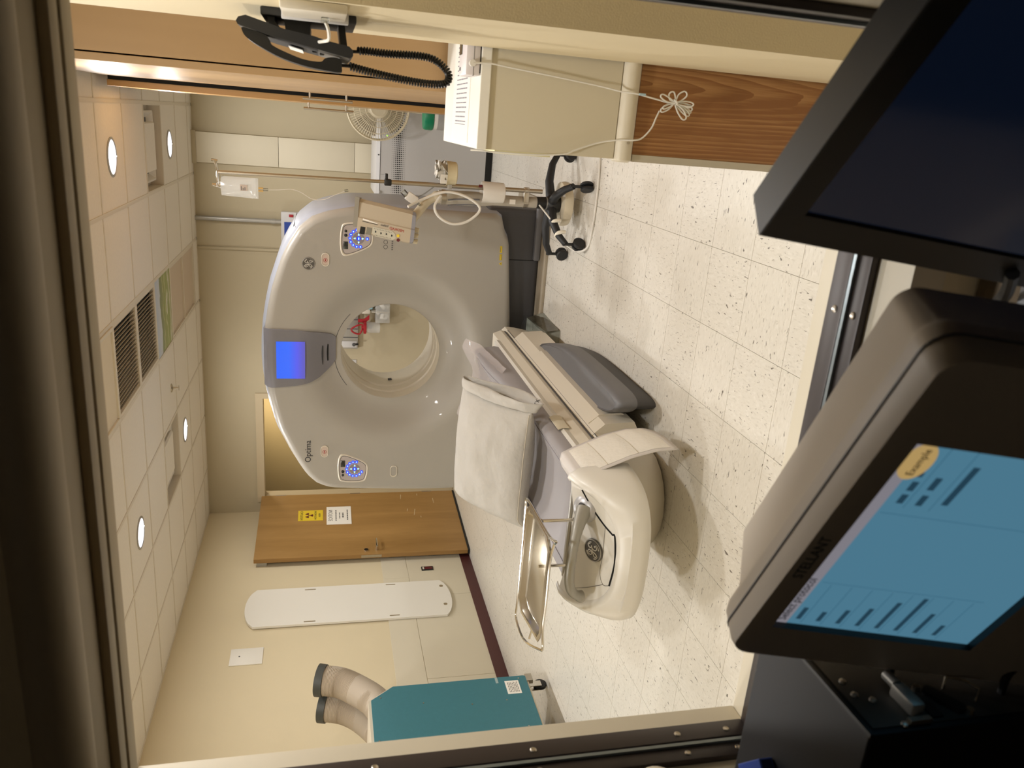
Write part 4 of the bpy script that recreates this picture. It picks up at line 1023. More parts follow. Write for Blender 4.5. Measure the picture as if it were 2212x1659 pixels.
# stainless instrument tray in a wire frame on two posts
t = thing('instrument_tray', 'shiny stainless steel tray in a bent wire frame at the foot of the table', 'tray', (-1.73, 2.6, .52))
tz = .66
dish = [(-1.50, 2.79), (-1.46, 2.75), (-1.455, 2.50), (-1.49, 2.455), (-1.86, 2.455), (-1.895, 2.48), (-1.94, 2.73), (-1.91, 2.79)]
dc = [(sum(p[0] for p in dish)/8, sum(p[1] for p in dish)/8)][0]
def dr(s, z): return [(dc[0]+(x-dc[0])*s, dc[1]+(y-dc[1])*(1-(1-s)*1.6), z) for x, y in dish]
bm = bmesh.new(); add_loft(bm, [dr(1.0, tz-.006), dr(1.03, tz-.003), dr(1.03, tz), dr(.97, tz+.001), dr(.95, tz-.004), dr(.91, tz-.022), dr(.88, tz-.025)], False, True)
obj('tray_dish', bm, mat('polished_steel', '#c9c2b4', .18, metal=1.0), t, 40)
fr = [(-1.447, 2.80, tz), (-1.437, 2.62, tz), (-1.425, 2.45, tz+.002), (-1.405, 2.38, tz), (-1.43, 2.40, tz-.002), (-1.52, 2.435, tz-.004), (-1.70, 2.43, tz-.004), (-1.80, 2.425, tz), (-1.875, 2.40, tz), (-1.91, 2.44, tz), (-2.0, 2.60, tz), (-2.03, 2.70, tz), (-2.015, 2.80, tz), (-1.94, 2.80, tz), (-1.70, 2.815, tz-.004), (-1.50, 2.815, tz-.002)]
bm = bmesh.new(); add_tube(bm, smooth_pts(fr, 4, True), .0052, seg=8, closed=True); obj('wire_frame', bm, M_chrome, t)
bm = bmesh.new(); add_tube(bm, [(-1.445, 2.62, tz-.012), (-1.52, 2.62, tz-.03), (-1.9, 2.62, tz-.03), (-1.98, 2.60, tz-.006)], .005, seg=8); obj('cross_wire', bm, M_chrome, t)
for x, zb in ((-1.452, .50), (-1.655, .50)):
    obj('post', CY((x, 2.62, zb), (x, 2.62, tz-.02), .0065, 12), M_chrome, t)
obj('post_tip', CY((-1.452, 2.62, .496), (-1.452, 2.62, .515), .0085, 12), M_black, t)

# ------------------------------------------------------------------ contrast injector on its rolling stand
HX, HY = -.415, 4.55
t = thing('injector_stand', 'beige contrast injector on a grey column with black five-legged wheeled base', 'injector', (HX, HY, 0))
bm = bmesh.new(); add_lathe(bm, [(.05, .12), (.055, .15), (.05, .185), (.036, .20), (.034, .26)], (HX, HY, 0), (0, 0, 1), 20); obj('hub', bm, M_black, t)
for a, L in ((-62, .26), (222, .28), (158, .34), (28, .31), (92, .30)):
    a = math.radians(a); d = Vector((math.cos(a), math.sin(a), 0)); p0 = Vector((HX, HY, .17)); e = p0+d*L+Vector((0, 0, -.055))
    bm = bmesh.new(); add_tube(bm, [p0, p0+d*L*.45+Vector((0, 0, .005)), p0+d*L*.8+Vector((0, 0, -.02)), e], [.03, .025, .021, .018], seg=10)
    lg = obj('leg', bm, M_blk2, t)
    bm = bmesh.new(); add_cyl(bm, e+Vector((0, 0, .02)), e+Vector((0, 0, -.06)), .009, 10); sd = d.cross(Vector((0, 0, 1)))
    c = Vector((e.x, e.y, .037))
    for s in (-1, 1): add_lathe(bm, [(.028, .004), (.036, .008), (.037, .018), (.03, .024)], c, sd*s, 20)
    obj('castor', bm, M_blk2, lg)
obj('counterweight', LA([(.10, .055), (.125, .065), (.13, .09), (.125, .115), (.10, .122)], (HX-.0, HY+.02, 0), (0, 0, 1), 32), mat('weight_cream', '#d5cab2', .45), t)
bm = bmesh.new(); add_lathe(bm, [(.034, .20), (.0345, .262)], (HX, HY, 0), (0, 0, 1), 20); obj('collar', bm, M_black, t)
obj('collar_ring', LA([(.036, .196), (.0365, .206)], (HX, HY, 0), (0, 0, 1), 20), M_silver, t)
M_col = mat('column_grey', '#aca496', .45)
obj('column', LA([(.031, .262), (.031, .52), (.036, .56), (.041, .64), (.040, .80), (.038, .84)], (HX, HY, 0), (0, 0, 1), 24), M_col, t)
obj('column_label', B(HX-.014, HX+.012, HY-.0345, HY-.031, .395, .43), M_paper, t, 0)
obj('band_clamp', LA([(.034, .318), (.034, .342)], (HX, HY, 0), (0, 0, 1), 20), M_steel, t)
obj('pole_bracket', B(HX, HX+.085, HY-.045, HY-.015, .318, .35, bevel=.004), M_steel, t)
bm = bmesh.new(); add_tube(bm, smooth_pts([(HX, HY, .80), (HX-.004, HY-.01, .86), (HX-.03, HY-.03, .91), (HX-.09, HY-.08, .965), (HX-.125, HY-.11, 1.0)], 6), [.034]*7+[.026]*18, seg=14); obj('arm', bm, mat('arm_cream', '#cfc4ab', .45), t)
obj('arm_collar', LA([(.042, .80), (.042, .825)], (HX, HY, 0), (0, 0, 1), 20), M_steel, t)
# injector head in its own frame: o + a*e1 + b*e2 + c*nn
O_ = Vector((-.431, 4.35, 1.289)); e1 = Vector((-.178, 0, .012)); e2 = Vector((-.052, .0, -.292)); nn = Vector((.10, -1, .12)).normalized()
H = lambda a, b, c: O_+e1*a+e2*b+nn*c
M_inj = mat('injector_beige', '#b9ac97', .45)
def hsec(b, s=1.0, dep=.13):
    o = .5*(1-s)
    return [H(o, b, -dep), H(o, b, -.02), H(o+.10, b, .0), H(.52, b, .006), H(.56, b, .012), H(1-o-.04, b, .014), H(1-o, b, .0), H(1-o, b, -dep)]
bm = bmesh.new(); add_loft(bm, [hsec(.0), hsec(.05), hsec(.5), hsec(.95), hsec(.98, .97)])
head = obj('injector_head', bm, M_inj, t, 35)
bm = bmesh.new(); add_loft(bm, [[H(-.03, b, -.14), H(-.03, b, .012), H(.86, b, .012), H(.86, b, -.14)] for b in (-.075, -.06, .0)]); obj('end_flange', bm, mat('flange_grey', '#8f897c', .5), head, 30)
bm = bmesh.new(); add_loft(bm, [hsec(.98, .97), hsec(1.03, .95), hsec(1.05, .8)]); obj('foot_cap', bm, mat('cap_bluegrey', '#8d8d94', .5), head, 35)
for k, a in enumerate((.55, .72, .9)): obj('grip_knob', CY(H(a, 1.04, -.05), H(a, 1.12, -.05), .014, 14), M_beige, head)
hpr = lambda poly, c, d: PR(poly, O_+nn*c, e1, e2, nn, d)
obj('display', hpr([(.80, .065), (1.02, .05), (1.02, .145), (.80, .15)], .0142, .001), M_black, head, 0)
obj('syringe_window', hpr([(.78, .18), (1.0, .165), (1.0, .26), (.78, .27)], .0142, .001), mat('window_grey', '#807d70', .4), head, 0)
obj('key_strip', hpr([(.73, .28), (.93, .28), (1.0, .34), (1.0, .66), (.92, .72), (.80, .70), (.73, .64)], .0142, .001), mat('strip_pale', '#c2bdab', .5), head, 0)
bm = bmesh.new()
for k in range(12): add_prism(bm, [(.765, .31+.028*k), (.785, .31+.028*k), (.785, .318+.028*k), (.765, .318+.028*k)], O_+nn*.0152, e1, e2, nn, .0006)
for k in range(12): add_prism(bm, [(.955, .33+.026*k), (.975, .33+.026*k), (.975, .338+.026*k), (.955, .338+.026*k)], O_+nn*.0152, e1, e2, nn, .0006)
for (a, b) in ((.86, .34), (.87, .44), (.86, .54), (.87, .64)): add_prism(bm, [(a-.035, b-.012), (a+.035, b-.012), (a+.02, b+.012), (a-.02, b+.012)], O_+nn*.0152, e1, e2, nn, .0006)
o_ = obj('key_marks', bm, M_dink, head, 0); o_['kind'] = 'stuff'
obj('yellow_key', LA([(.0085, 0), (.008, .003)], H(.83, .755, .0125), nn, 16), M_yellow, head)
obj('red_key', LA([(.0095, 0), (.009, .003)], H(.955, .765, .0125), nn, 16), M_dred, head)
text('wordmark', 'MEDRAD', .020, H(.66, .72, .0135), -e2, -e1, mat('red_ink', '#b04a40', .6), head, sx=1.0)
text('wordmark', 'Stellant', .016, H(.62, .49, .0135), -e2, -e1, M_ink, head, sx=.9)
obj('sticker', hpr([(.55, .09), (.60, .09), (.62, .36), (.60, .36)], .0122, .001), M_paper, head, 0)
bm = bmesh.new(); add_prism(bm, [(.63, .085), (.645, .085), (.65, .37), (.635, .37)], O_+nn*.0136, e1, e2, nn, .001); obj('sticker_line', bm, M_dink, head, 0)
# tubing loop and lead
obj('cable_loop', T(smooth_pts([(-.46, 4.36, 1.03), (-.42, 4.42, .94), (-.375, 4.42, .82), (-.395, 4.42, .70), (-.455, 4.42, .62), (-.525, 4.42, .68), (-.548, 4.42, .77), (-.512, 4.42, .85), (-.456, 4.43, .875), (-.40, 4.45, .84)], 6), .0075), M_white, t)
bm = bmesh.new()
for k in range(2): add_tube(bm, smooth_pts([(HX-.012-.03*k, HY-.04, .79), (HX-.004-.03*k, HY-.045, .74), (HX+.0-.03*k, HY-.045, .66), (HX-.035*k, HY-.045, .61)], 5), .004)
obj('lead', bm, M_padgrey, t)
# strap clips and floor cable
for (p, q) in (((-.585, 4.45, .165), (-.60, 4.44, .155)), ((-.555, 4.465, .16), (-.565, 4.455, .16))):
    pass
for s in (.50, .78):
    a = math.radians(222); d = Vector((math.cos(a), math.sin(a), 0)); c = Vector((HX, HY, .165-.05*s*s))+d*.28*s
    sd = d.cross(Vector((0, 0, 1)))
    bm = bmesh.new(); add_tube(bm, [c+sd*.032*math.cos(k*PI/9)+Vector((0, 0, .034*math.sin(k*PI/9)-.004)) for k in range(-1, 11)], .011, seg=8); obj('strap', bm, mat('strap_white', '#e4ddcc', .6), t)
bm = bmesh.new(); add_tube(bm, smooth_pts([(-.60, 4.42, .14), (-.66, 4.36, .05), (-.62, 4.28, .007), (-.50, 4.235, .007), (-.38, 4.22, .007), (-.25, 4.22, .007), (-.13, 4.24, .007), (-.02, 4.30, .007)], 7), .0065); obj('power_cable', bm, M_white, t)
bm = bmesh.new(); add_tube(bm, smooth_pts([(HX-.01, HY-.03, .25), (HX-.07, HY-.08, .20), (HX-.12, HY-.12, .165), (HX-.16, HY-.14, .15)], 5), .005); obj('connector_lead', bm, M_white, t)

# IV pole clamped to the stand
t = thing('iv_pole', 'slim steel IV pole with hooks at the top beside the injector column', 'pole', (-.345, 4.515, .24))
PX, PY = -.348, 4.515
obj('pole', CY((PX, PY, .24), (PX, PY, 1.13), .0125, 14), M_steel, t)
obj('inner_pole', CY((PX, PY, 1.13), (PX-.004, PY, 2.02), .0095, 14), M_steel, t)
bm = bmesh.new(); add_box(bm, PX-.02, PX+.016, PY-.02, PY+.018, 1.11, 1.15, bevel=.006); add_box(bm, PX+.01, PX+.045, PY-.01, PY+.008, 1.13, 1.147, bevel=.004); obj('height_clamp', bm, M_black, t)
bm = bmesh.new()
add_tube(bm, smooth_pts([(PX, PY, 2.02), (PX+.02, PY, 2.025), (PX+.045, PY, 2.03), (PX+.056, PY, 2.035)], 5), .006); add_tube(bm, smooth_pts([(PX+.052, PY, 2.02), (PX+.056, PY, 2.036), (PX+.056, PY, 2.05)], 4), .007)
add_tube(bm, smooth_pts([(PX, PY, 2.02), (PX-.03, PY, 2.022), (PX-.058, PY, 2.02), (PX-.07, PY, 2.018)], 5), .007); add_tube(bm, smooth_pts([(PX-.07, PY, 2.002), (PX-.073, PY, 2.02), (PX-.07, PY, 2.05)], 4), .0075)
obj('hook_arms', bm, M_chrome, t)
bm = bmesh.new(); add_lathe(bm, [(.015, .325), (.016, .345)], (PX, PY, 0), (0, 0, 1), 16); obj('pole_clip', bm, M_steel, t)
t = thing('saline_bag', 'clear saline bag hanging from the IV pole hook', 'bag', (-.415, 4.485, 1.81))
bm = bmesh.new()
def bag(a, b, s):
    x = (a-.5)*2; w = .050+.004*b; z = 2.005-.19*b
    th = .020*max(0, 1-x*x)**.5*math.sin(PI*min(1, .12+b*.95))**.6
    return (-.418+x*w-.006*b, 4.485-s*th, z-.004*abs(x)*(1-b))
ga = [[bm.verts.new(bag(i/10, j/14, 1)) for j in range(15)] for i in range(11)]; gb = [[ga[i][j] if i in (0, 10) or j in (0, 14) else bm.verts.new(bag(i/10, j/14, -1)) for j in range(15)] for i in range(11)]
for i in range(10):
    for j in range(14):
        bm.faces.new((ga[i][j], ga[i+1][j], ga[i+1][j+1], ga[i][j+1]))
        if len({gb[i][j], gb[i+1][j], gb[i+1][j+1], gb[i][j+1]}) >= 4: bm.faces.new((gb[i][j], gb[i][j+1], gb[i+1][j+1], gb[i+1][j]))
obj('bag_film', bm, M_bag, t, 60)
obj('bag_label', B(-.437, -.405, 4.463, 4.4645, 1.87, 1.905), mat('label_tan', '#b9a99c', .7), t, 0)
bm = bmesh.new()
for z, w in ((1.897, .02), (1.888, .012), (1.879, .016)): add_box(bm, -.434, -.434+w, 4.4622, 4.463, z, z+.004)
o_ = obj('label_print', bm, M_ink, t, 0); o_['kind'] = 'stuff'
obj('hanger_loop', T(smooth_pts([(-.43, 4.485, 2.005), (-.425, 4.49, 2.02), (-.415, 4.495, 2.025), (-.405, 4.49, 2.02), (-.40, 4.485, 2.003)], 4), .0025), M_bag, t)
for x in (-.435, -.42): obj('port', CY((x, 4.485, 1.815), (x, 4.485, 1.79), .0045, 10), mat('port_amber', '#c9a35e', .4), t)
t = thing('iv_line', 'thin clear IV tubing dangling below the saline bag', 'tubing', (-.43, 4.485, 1.35))
obj('line', T(smooth_pts([(-.427, 4.485, 1.79), (-.424, 4.485, 1.715), (-.416, 4.485, 1.648), (-.43, 4.485, 1.595), (-.462, 4.485, 1.535), (-.46, 4.485, 1.474), (-.437, 4.485, 1.425), (-.408, 4.485, 1.36)], 6), .0016), M_frosty, t)
obj('drip_chamber', CY((-.427, 4.485, 1.79), (-.426, 4.485, 1.765), .0065, 10, ), M_clear, t)
obj('luer_end', CY((-.408, 4.485, 1.365), (-.404, 4.485, 1.345), .006, 10), M_clear, t)
t = thing('cup_holder', 'cream plastic cup of white packets fixed to the IV pole', 'cup', (-.27, 4.5, .75))
bm = bmesh.new(); add_lathe(bm, [(.056, .752), (.062, .757), (.066, .806), (.069, .81), (.065, .81), (.06, .77)], (-.278, 4.5, 0), (0, 0, 1), 24); obj('cup', bm, mat('cup_cream', '#d2c6a4', .4), t)
obj('clip', B(-.365, -.335, 4.48, 4.53, .775, .80, bevel=.004), M_silver, t)
rng = random.Random(2)
for k in range(6):
    bm = bmesh.new(); add_box(bm, -.02, .02, -.004, .004, -.03, .03, bevel=.003); R = Matrix.Rotation(rng.uniform(-.6, .6), 3, 'Y') @ Matrix.Rotation(rng.uniform(-1, 1), 3, 'Z')
    for v in bm.verts: v.co = R @ v.co+Vector((-.262+rng.uniform(-.03, .03), 4.5+rng.uniform(-.03, .03), .825+rng.uniform(0, .02)))
    obj('packet', bm, M_white, t)
obj('packet_strip', B(-.335, -.285, 4.463, 4.468, .805, .845), M_white, t, 0)
t = thing('syringe_heater', 'translucent frosted sleeve clipped round the lower IV pole', 'sleeve', (-.365, 4.47, .47))
bm = bmesh.new(); add_lathe(bm, [(.052, .475), (.057, .48), (.060, .60), (.056, .605), (.052, .60), (.05, .48)], (-.368, 4.485, 0), (0, 0, 1), 24, cap=False); obj('sleeve', bm, M_frosty, t)
obj('red_cap', CY((-.335, 4.47, .605), (-.335, 4.47, .625), .008, 10), M_dred, t)
t = thing('syringe_adapter', 'clear and white plastic syringe connector dangling behind the injector head', 'connector', (-.43, 4.47, .96))
bm = bmesh.new(); add_box(bm, -.025, .025, -.014, .014, -.032, .032, bevel=.006); R = Matrix.Rotation(.55, 3, 'Y')
for v in bm.verts: v.co = R @ v.co+Vector((-.425, 4.47, 1.0))
obj('body', bm, M_white, t)
bm = bmesh.new(); add_cyl(bm, (-.41, 4.47, 1.03), (-.39, 4.47, 1.05), .016, 14); add_cyl(bm, (-.445, 4.47, .975), (-.46, 4.47, .95), .006, 10); obj('barrel', bm, M_clear, t)
obj('tether', T([(-.42, 4.475, .97), (-.40, 4.49, .93), (-.372, 4.51, .89), (PX, 4.515, .86)], .003), M_clear, t)

# ------------------------------------------------------------------ far right: power cabinet, fan, wipes
t = thing('power_cabinet', 'wide pale grey equipment cabinet with a dotted vent strip and black base at the back', 'cabinet', (-.04, 7.5, 0))
px0, px1, py0, py1 = -.685, .62, 7.15, 7.93
bm = bmesh.new(); add_loft(bm, [[(px0, py0+.0, z), (px1, py0, z), (px1, py1, z), (px0, py1, z)] for z in (.065, 1.0)]+[[(px0+.012, py0+.012, 1.03), (px1-.012, py0+.012, 1.03), (px1-.012, py1, 1.03), (px0+.012, py1, 1.03)]])
obj('housing', bm, M_graypan, t, 0)
obj('base', B(px0+.02, px1-.02, py0+.03, py1-.02, 0, .065), M_black, t, 0)
obj('top_joint', B(px0, px1, py0-.001, py0+.001, .994, .998), M_dark, t, 0)
bm = bmesh.new(); 
for r in range(8):
    rr = (.0022, .0036, .005, .0062, .0062, .005, .0036, .0022)[r]
    for c in range(46):
        x = -.655+.0172*c; z = .895-.0160*r
        add_prism(bm, [(rr*math.cos(k*PI/3), rr*math.sin(k*PI/3)) for k in range(6)], (x, py0-.0008, z), (1, 0, 0), (0, 0, 1), (0, 1, 0), .001)
o_ = obj('vent_hole', bm, M_hole, t, 0); o_['kind'] = 'stuff'
obj('status_light', CY((-.163, py0-.002, .941), (-.163, py0, .941), .006, 10), M_led, t)
obj('screw', CY((-.327, py0+.002, 1.012), (-.327, py0-.002, 1.012), .006, 10), M_dark, t)
obj('push_latch', LA([(.014, 0), (.014, .002), (.011, .002)], (-.641, py0, .985), (0, -1, 0), 18), M_silver, t)
for x in (-.16, -.49): obj('door_joint', B(x-.001, x+.001, py0-.0006, py0, .955, .99), M_dark, t, 0)
obj('side_filter', B(px0-.012, px0, 7.3, 7.75, .70, .97, bevel=.003), mat('filter_straw', '#b9a981', .8), t, 0)
first = None
for k in range(12):
    o_ = obj('filter_rib', B(px0-.016, px0-.012, 7.31+.037*k, 7.322+.037*k, .705, .965), MATS['filter_straw'], t, 0)
t = thing('stand_fan', 'round cream caged fan half hidden behind the tall wooden cabinet door', 'fan', (.051, 6.9, 0))
FC = Vector((.051, 6.86, 1.043)); M_fan = mat('fan_cream', '#dcd0b4', .45)
bm = bmesh.new()
for r, y in ((.25, 0), (.246, .04)): add_tube(bm, [FC+Vector((r*math.cos(2*PI*k/48), y, r*math.sin(2*PI*k/48))) for k in range(48)], .007, seg=8, closed=True)
obj('cage_rim', bm, M_fan, t)
bm = bmesh.new()
for r, y in ((.20, -.018), (.15, -.03), (.105, -.036)): add_tube(bm, [FC+Vector((r*math.cos(2*PI*k/48), y, r*math.sin(2*PI*k/48))) for k in range(48)], .0035, seg=6, closed=True)
obj('cage_ring', bm, M_fan, t)
bm = bmesh.new()
for k in range(72):
    a = 2*PI*k/72; add_tube(bm, [FC+Vector((r*math.cos(a+w), y, r*math.sin(a+w))) for r, y, w in ((.07, -.038, 0), (.15, -.032, .01), (.215, -.015, .02), (.25, 0, .03))], .0024, seg=5)
o_ = obj('cage_wire', bm, M_fan, t); o_['kind'] = 'stuff'
obj('cage_hub', LA([(.08, -.0), (.078, .006), (.06, .012), (.055, .010), (.02, .014)], FC+Vector((0, -.034, 0)), (0, -1, 0), 32), M_fan, t)
for k in range(4):
    a = k*PI/2+.4; bm = bmesh.new(); add_grid(bm, lambda u, v: FC+Vector((math.cos(a+(.1+u)*1.0)*(.05+.17*v), .02+.02*u, math.sin(a+(.1+u)*1.0)*(.05+.17*v))), 8, 6); obj('blade', bm, mat('fan_blade', '#b9b09c', .4), t)
obj('motor', LA([(.075, 0), (.08, .06), (.05, .13)], FC+Vector((0, .05, 0)), (0, 1, 0), 24), M_fan, t)
obj('pole', CY((.051, 6.98, .03), (.051, 6.98, .99), .014, 12), M_fan, t)
obj('base', LA([(.17, 0), (.17, .012), (.05, .035), (.02, .05)], (.051, 6.98, 0), (0, 0, 1), 28), M_fan, t)

# ------------------------------------------------------------------ tall wooden cabinet on the right
t = thing('tall_cabinet', 'tall maple wood storage cabinet with bar handles at the right side', 'cabinet', (.4, 3.6, 0))
obj('carcass', B(.114, XR-.002, 2.724, 5.90, .0, 2.608), M_cabwood, t, 0)
dA = obj('door', B(.0874, .1098, 2.7264, 4.824, .05, 2.608, bevel=.0015), M_cabwood, t, 0)
dB = obj('door', B(.036, .0686, 4.872, 5.88, .05, 2.608, bevel=.0015), wood('door_edge_maple', '#b0864f', '#bd945c', 2, 4.0, .08, .4, .15), t, 0)
obj('gap_shade', B(.069, .1139, 4.86, 5.88, .05, 2.60), M_hole, t, 0)  # solid black fill painting the shade in the gap behind the ajar door
def bar_handle(par, x_face, x_bar, y, z0, z1, p0, p1):
    bm = bmesh.new(); add_cyl(bm, (x_bar, y, z0), (x_bar, y, z1), .007, 12)
    for z in (p0, p1): add_cyl(bm, (x_face, y, z), (x_bar, y, z), .006, 10)
    obj('bar_handle', bm, M_steel, par)
bar_handle(dA, .0874, .0552, 4.74, 1.320, 1.590, 1.354, 1.552)
bar_handle(dB, .036, .0036, 4.944, 1.306, 1.590, 1.350, 1.562)
t = thing('wipes_tub', 'white tub with a green lid standing behind the raised desk shelf', 'tub', (.03, 6.35, .40))
bm = bmesh.new(); add_lathe(bm, [(.098, .40), (.102, .41), (.106, .655), (.10, .665)], (.03, 6.35, 0), (0, 0, 1), 32); obj('body', bm, M_white, t)
bm = bmesh.new(); add_lathe(bm, [(.109, .66), (.112, .668), (.112, .715), (.104, .73), (.05, .735)], (.03, 6.35, 0), (0, 0, 1), 32); obj('lid', bm, M_green, t)
bm = bmesh.new(); add_lathe(bm, [(.1045, .50), (.1065, .63)], (.03, 6.35, 0), (0, 0, 1), 32, cap=False); obj('label', bm, mat('wipes_label', '#a9a8a4', .6), t)
t = thing('small_stool', 'small grey step stool under the green-lidded tub behind the desk', 'stool', (.05, 6.35, 0))
obj('seat', B(-.10, .20, 6.22, 6.48, .37, .40, bevel=.006), M_padgrey, t)
for x in (-.08, .18):
    for y in (6.24, 6.46): obj('leg', CY((x, y, 0), (x, y, .37), .012, 10), M_steel, t)

# ------------------------------------------------------------------ reception desk with raised shelf
YD = 2.10
t = thing('counter_desk', 'cream counter desk with an oak front panel and raised white shelf beside the window pier', 'desk', (.3, 2.4, 0))
obj('oak_panel', B(-.048, XR-.002, YD, YD+.02, .0, .660), M_oak, t, 0)
obj('edge_stile', B(-.067, -.048, YD-.004, YD+.02, .0, .660), mat('stile_grey', '#b8b09f', .5), t, 0)
obj('desk_body', B(-.036, XR-.002, YD+.02, 2.70, 0, .660), M_beige, t, 0)
bm = bmesh.new()
add_loft(bm, [[(x, YD+.0144+a_*math.cos(a), .6856+c_*math.sin(a)) for a in [2*PI*k/20 for k in range(20)]] for x, a_, c_ in ((-.0702, .0264, .0204), (-.0648, .0336, .0276), (XR-.002, .0336, .0276))])
obj('counter_nosing', bm, mat('nosing_cream', '#d6cdba', .45), t, 50)
obj('counter_top', B(-.06, XR-.002, YD+.0144, 2.70, .660, .7132), M_beige, t, 0)
obj('screen_panel', B(-.063, XR-.002, YD, YD+.0216, .7132, 1.066), mat('panel_cream_flat', '#cfc6b0', .55), t, 0)
obj('raised_shelf', B(-.0642, XR-.002, YD-.0072, 2.70, 1.066, 1.0924, bevel=.002), M_plate, t, 0)
obj('shelf_support', B(-.036, XR-.002, 2.676, 2.70, .7132, 1.066), M_beige, t, 0)
obj('nosing_screw', CY((-.018, YD-.021, .682), (-.018, YD-.0228, .682), .0045, 10), M_steel, t)
t = thing('printed_chart', 'white printed table of small text lying flat on the raised desk shelf', 'paper', (.12, 2.38, 1.0924))
obj('sheet', B(-.054, .36, 2.238, 2.52, 1.0924, 1.0940), M_paper, t, 0)
bm = bmesh.new(); rng = random.Random(9)
for k in range(26):
    x = .0126*k; y = 2.46
    while y > 2.292:
        l = rng.uniform(.024, .06); add_box(bm, x, x+.0034, max(2.28, y-l), y, 1.0940, 1.0943); y -= l+.005
o_ = obj('print', bm, mat('print_grey', '#8b8790', .8), t, 0); o_['kind'] = 'stuff'
obj('table_rule', B(-.0072, -.0054, 2.286, 2.466, 1.0940, 1.0943), MATS['print_grey'], t, 0)
t = thing('cable_meter', 'small white electronic device with a dark display on the desk shelf edge', 'device', (0.204, 2.148, 1.0924))
obj('case', B(0.1128, 0.288, 2.0976, 2.2056, 1.0948, 1.132, bevel=0.006), mat('device_white', '#ddd6d6', 0.4), t)
obj('case_seam', B(0.11256, 0.28824, 2.09712, 2.20608, 1.111, 1.1122), M_ink, t, 0)
obj('display', B(0.1644, 0.222, 2.16, 2.1984, 1.132, 1.13344), M_lcd, t, 0)
obj('foot', B(0.12, 0.282, 2.1036, 2.1996, 1.0924, 1.096), M_black, t, 0)
obj('logo_mark', B(0.126, 0.1344, 2.1744, 2.1912, 1.132, 1.13296), M_ink, t, 0)
obj('plug', CY((0.1416, 2.0964, 1.1164), (0.1416, 2.082, 1.1164), 0.0084, 12), M_white, t)
# white lead, tied in a bundle in front of the oak panel
t = thing('white_cord', 'long white cord tied in a looped bundle in front of the oak panel', 'cord', (0.072, 2.064, 0.544))
obj('lead', T(smooth_pts([(0.1416, 2.0832, 1.1164), (0.1446, 2.0844, 1.072), (0.1404, 2.0856, 1.024), (0.1296, 2.0856, 0.904), (0.1176, 2.0856, 0.784), (0.108, 2.0712, 0.7216), (0.1056, 2.0568, 0.688), (0.0996, 2.0544, 0.6484), (0.0924, 2.0544, 0.604), (0.0864, 2.0568, 0.5776)], 6), 0.00228), M_white, t)
obj('lead', T(smooth_pts([(0.0684, 2.0616, 0.6124), (0.0492, 2.0592, 0.6208), (0.0228, 2.0592, 0.6304), (-0.0036, 2.0592, 0.6532), (-0.0108, 2.0568, 0.6784), (-0.0132, 2.0712, 0.7144), (-0.024, 2.0868, 0.7624), (-0.0468, 2.0904, 0.8236), (-0.06, 2.0892, 0.856), (-0.0678, 2.094, 0.9364), (-0.069, 2.112, 1.036), (-0.0678, 2.112, 1.072), (-0.0684, 2.124, 1.102)], 6), 0.00228), M_white, t)
obj('cord_tag', B(0.1014, 0.1074, 2.0496, 2.0556, 0.6604, 0.6784, bevel=0.001), mat('tag_blue', '#a9c4d2', 0.5), t, 0)
bm = bmesh.new(); c0 = Vector((.0912, 2.057, .5764)); rng = random.Random(4)
for (ex, ez, w) in ((-.022, -.036, .006), (-.010, -.042, .007), (.0, -.042, .006), (-.004, -.04, .004), (-.016, -.04, .005), (-.030, -.028, .008), (.012, .036, .006), (.022, -.020, .009), (.020, .014, .009), (-.018, .028, .006), (-.012, .026, .004)):
    d = Vector((ex, 0, ez))*1.2; n_ = Vector((-ez, 0, ex)).normalized()*w*1.2; f = Vector((0, -rng.uniform(.0, .012), 0))
    add_tube(bm, smooth_pts([c0+f, c0+d*.5+n_*.9+f, c0+d*.95+n_*.7+f*1.3, c0+d*1.06+f*1.4, c0+d*.92-n_*.7+f*1.3, c0+d*.45-n_*.6+f, c0+f], 5), .0021, seg=6)
add_tube(bm, [c0+Vector((.005*math.cos(a)+.002, -.007+.011*math.sin(a), .005*math.cos(a))) for a in [2*PI*k/12 for k in range(12)]], .0026, seg=6, closed=True)
o_ = obj('cord_bundle', bm, M_white, t)
t = thing('notepad', 'thin yellowish pad of paper hanging at the left end of the desk', 'notepad', (-0.0696, 2.22, 0.868))
obj('pad', B(-0.0738, -0.0642, 2.16, 2.316, 0.874, 1.03, bevel=0.001), mat('pad_yellow', '#dcd3a8', 0.7), t, 0)
obj('backing', B(-0.0642, -0.063, 2.16, 2.316, 0.868, 1.036), M_paper, t, 0)
# ------------------------------------------------------------------ wall phone on the pier
t = thing('wall_phone', 'black wall-mounted desk phone with a coiled cord on the pier right of the window', 'phone', (0.14816, 1.80755, 1.40592))
PXF = .1815
ya, yb = 1.719, 1.926
obj('wall_bracket', B(0.16594, PXF, 1.72606, 1.91867, 1.41629, 1.59853, bevel=0.003), M_blk2, t)

def yprism(poly, y0_, y1_):
    return PR(poly, (0, y0_, 0), (1, 0, 0), (0, 0, 1), (0, 1, 0), y1_ - y0_)

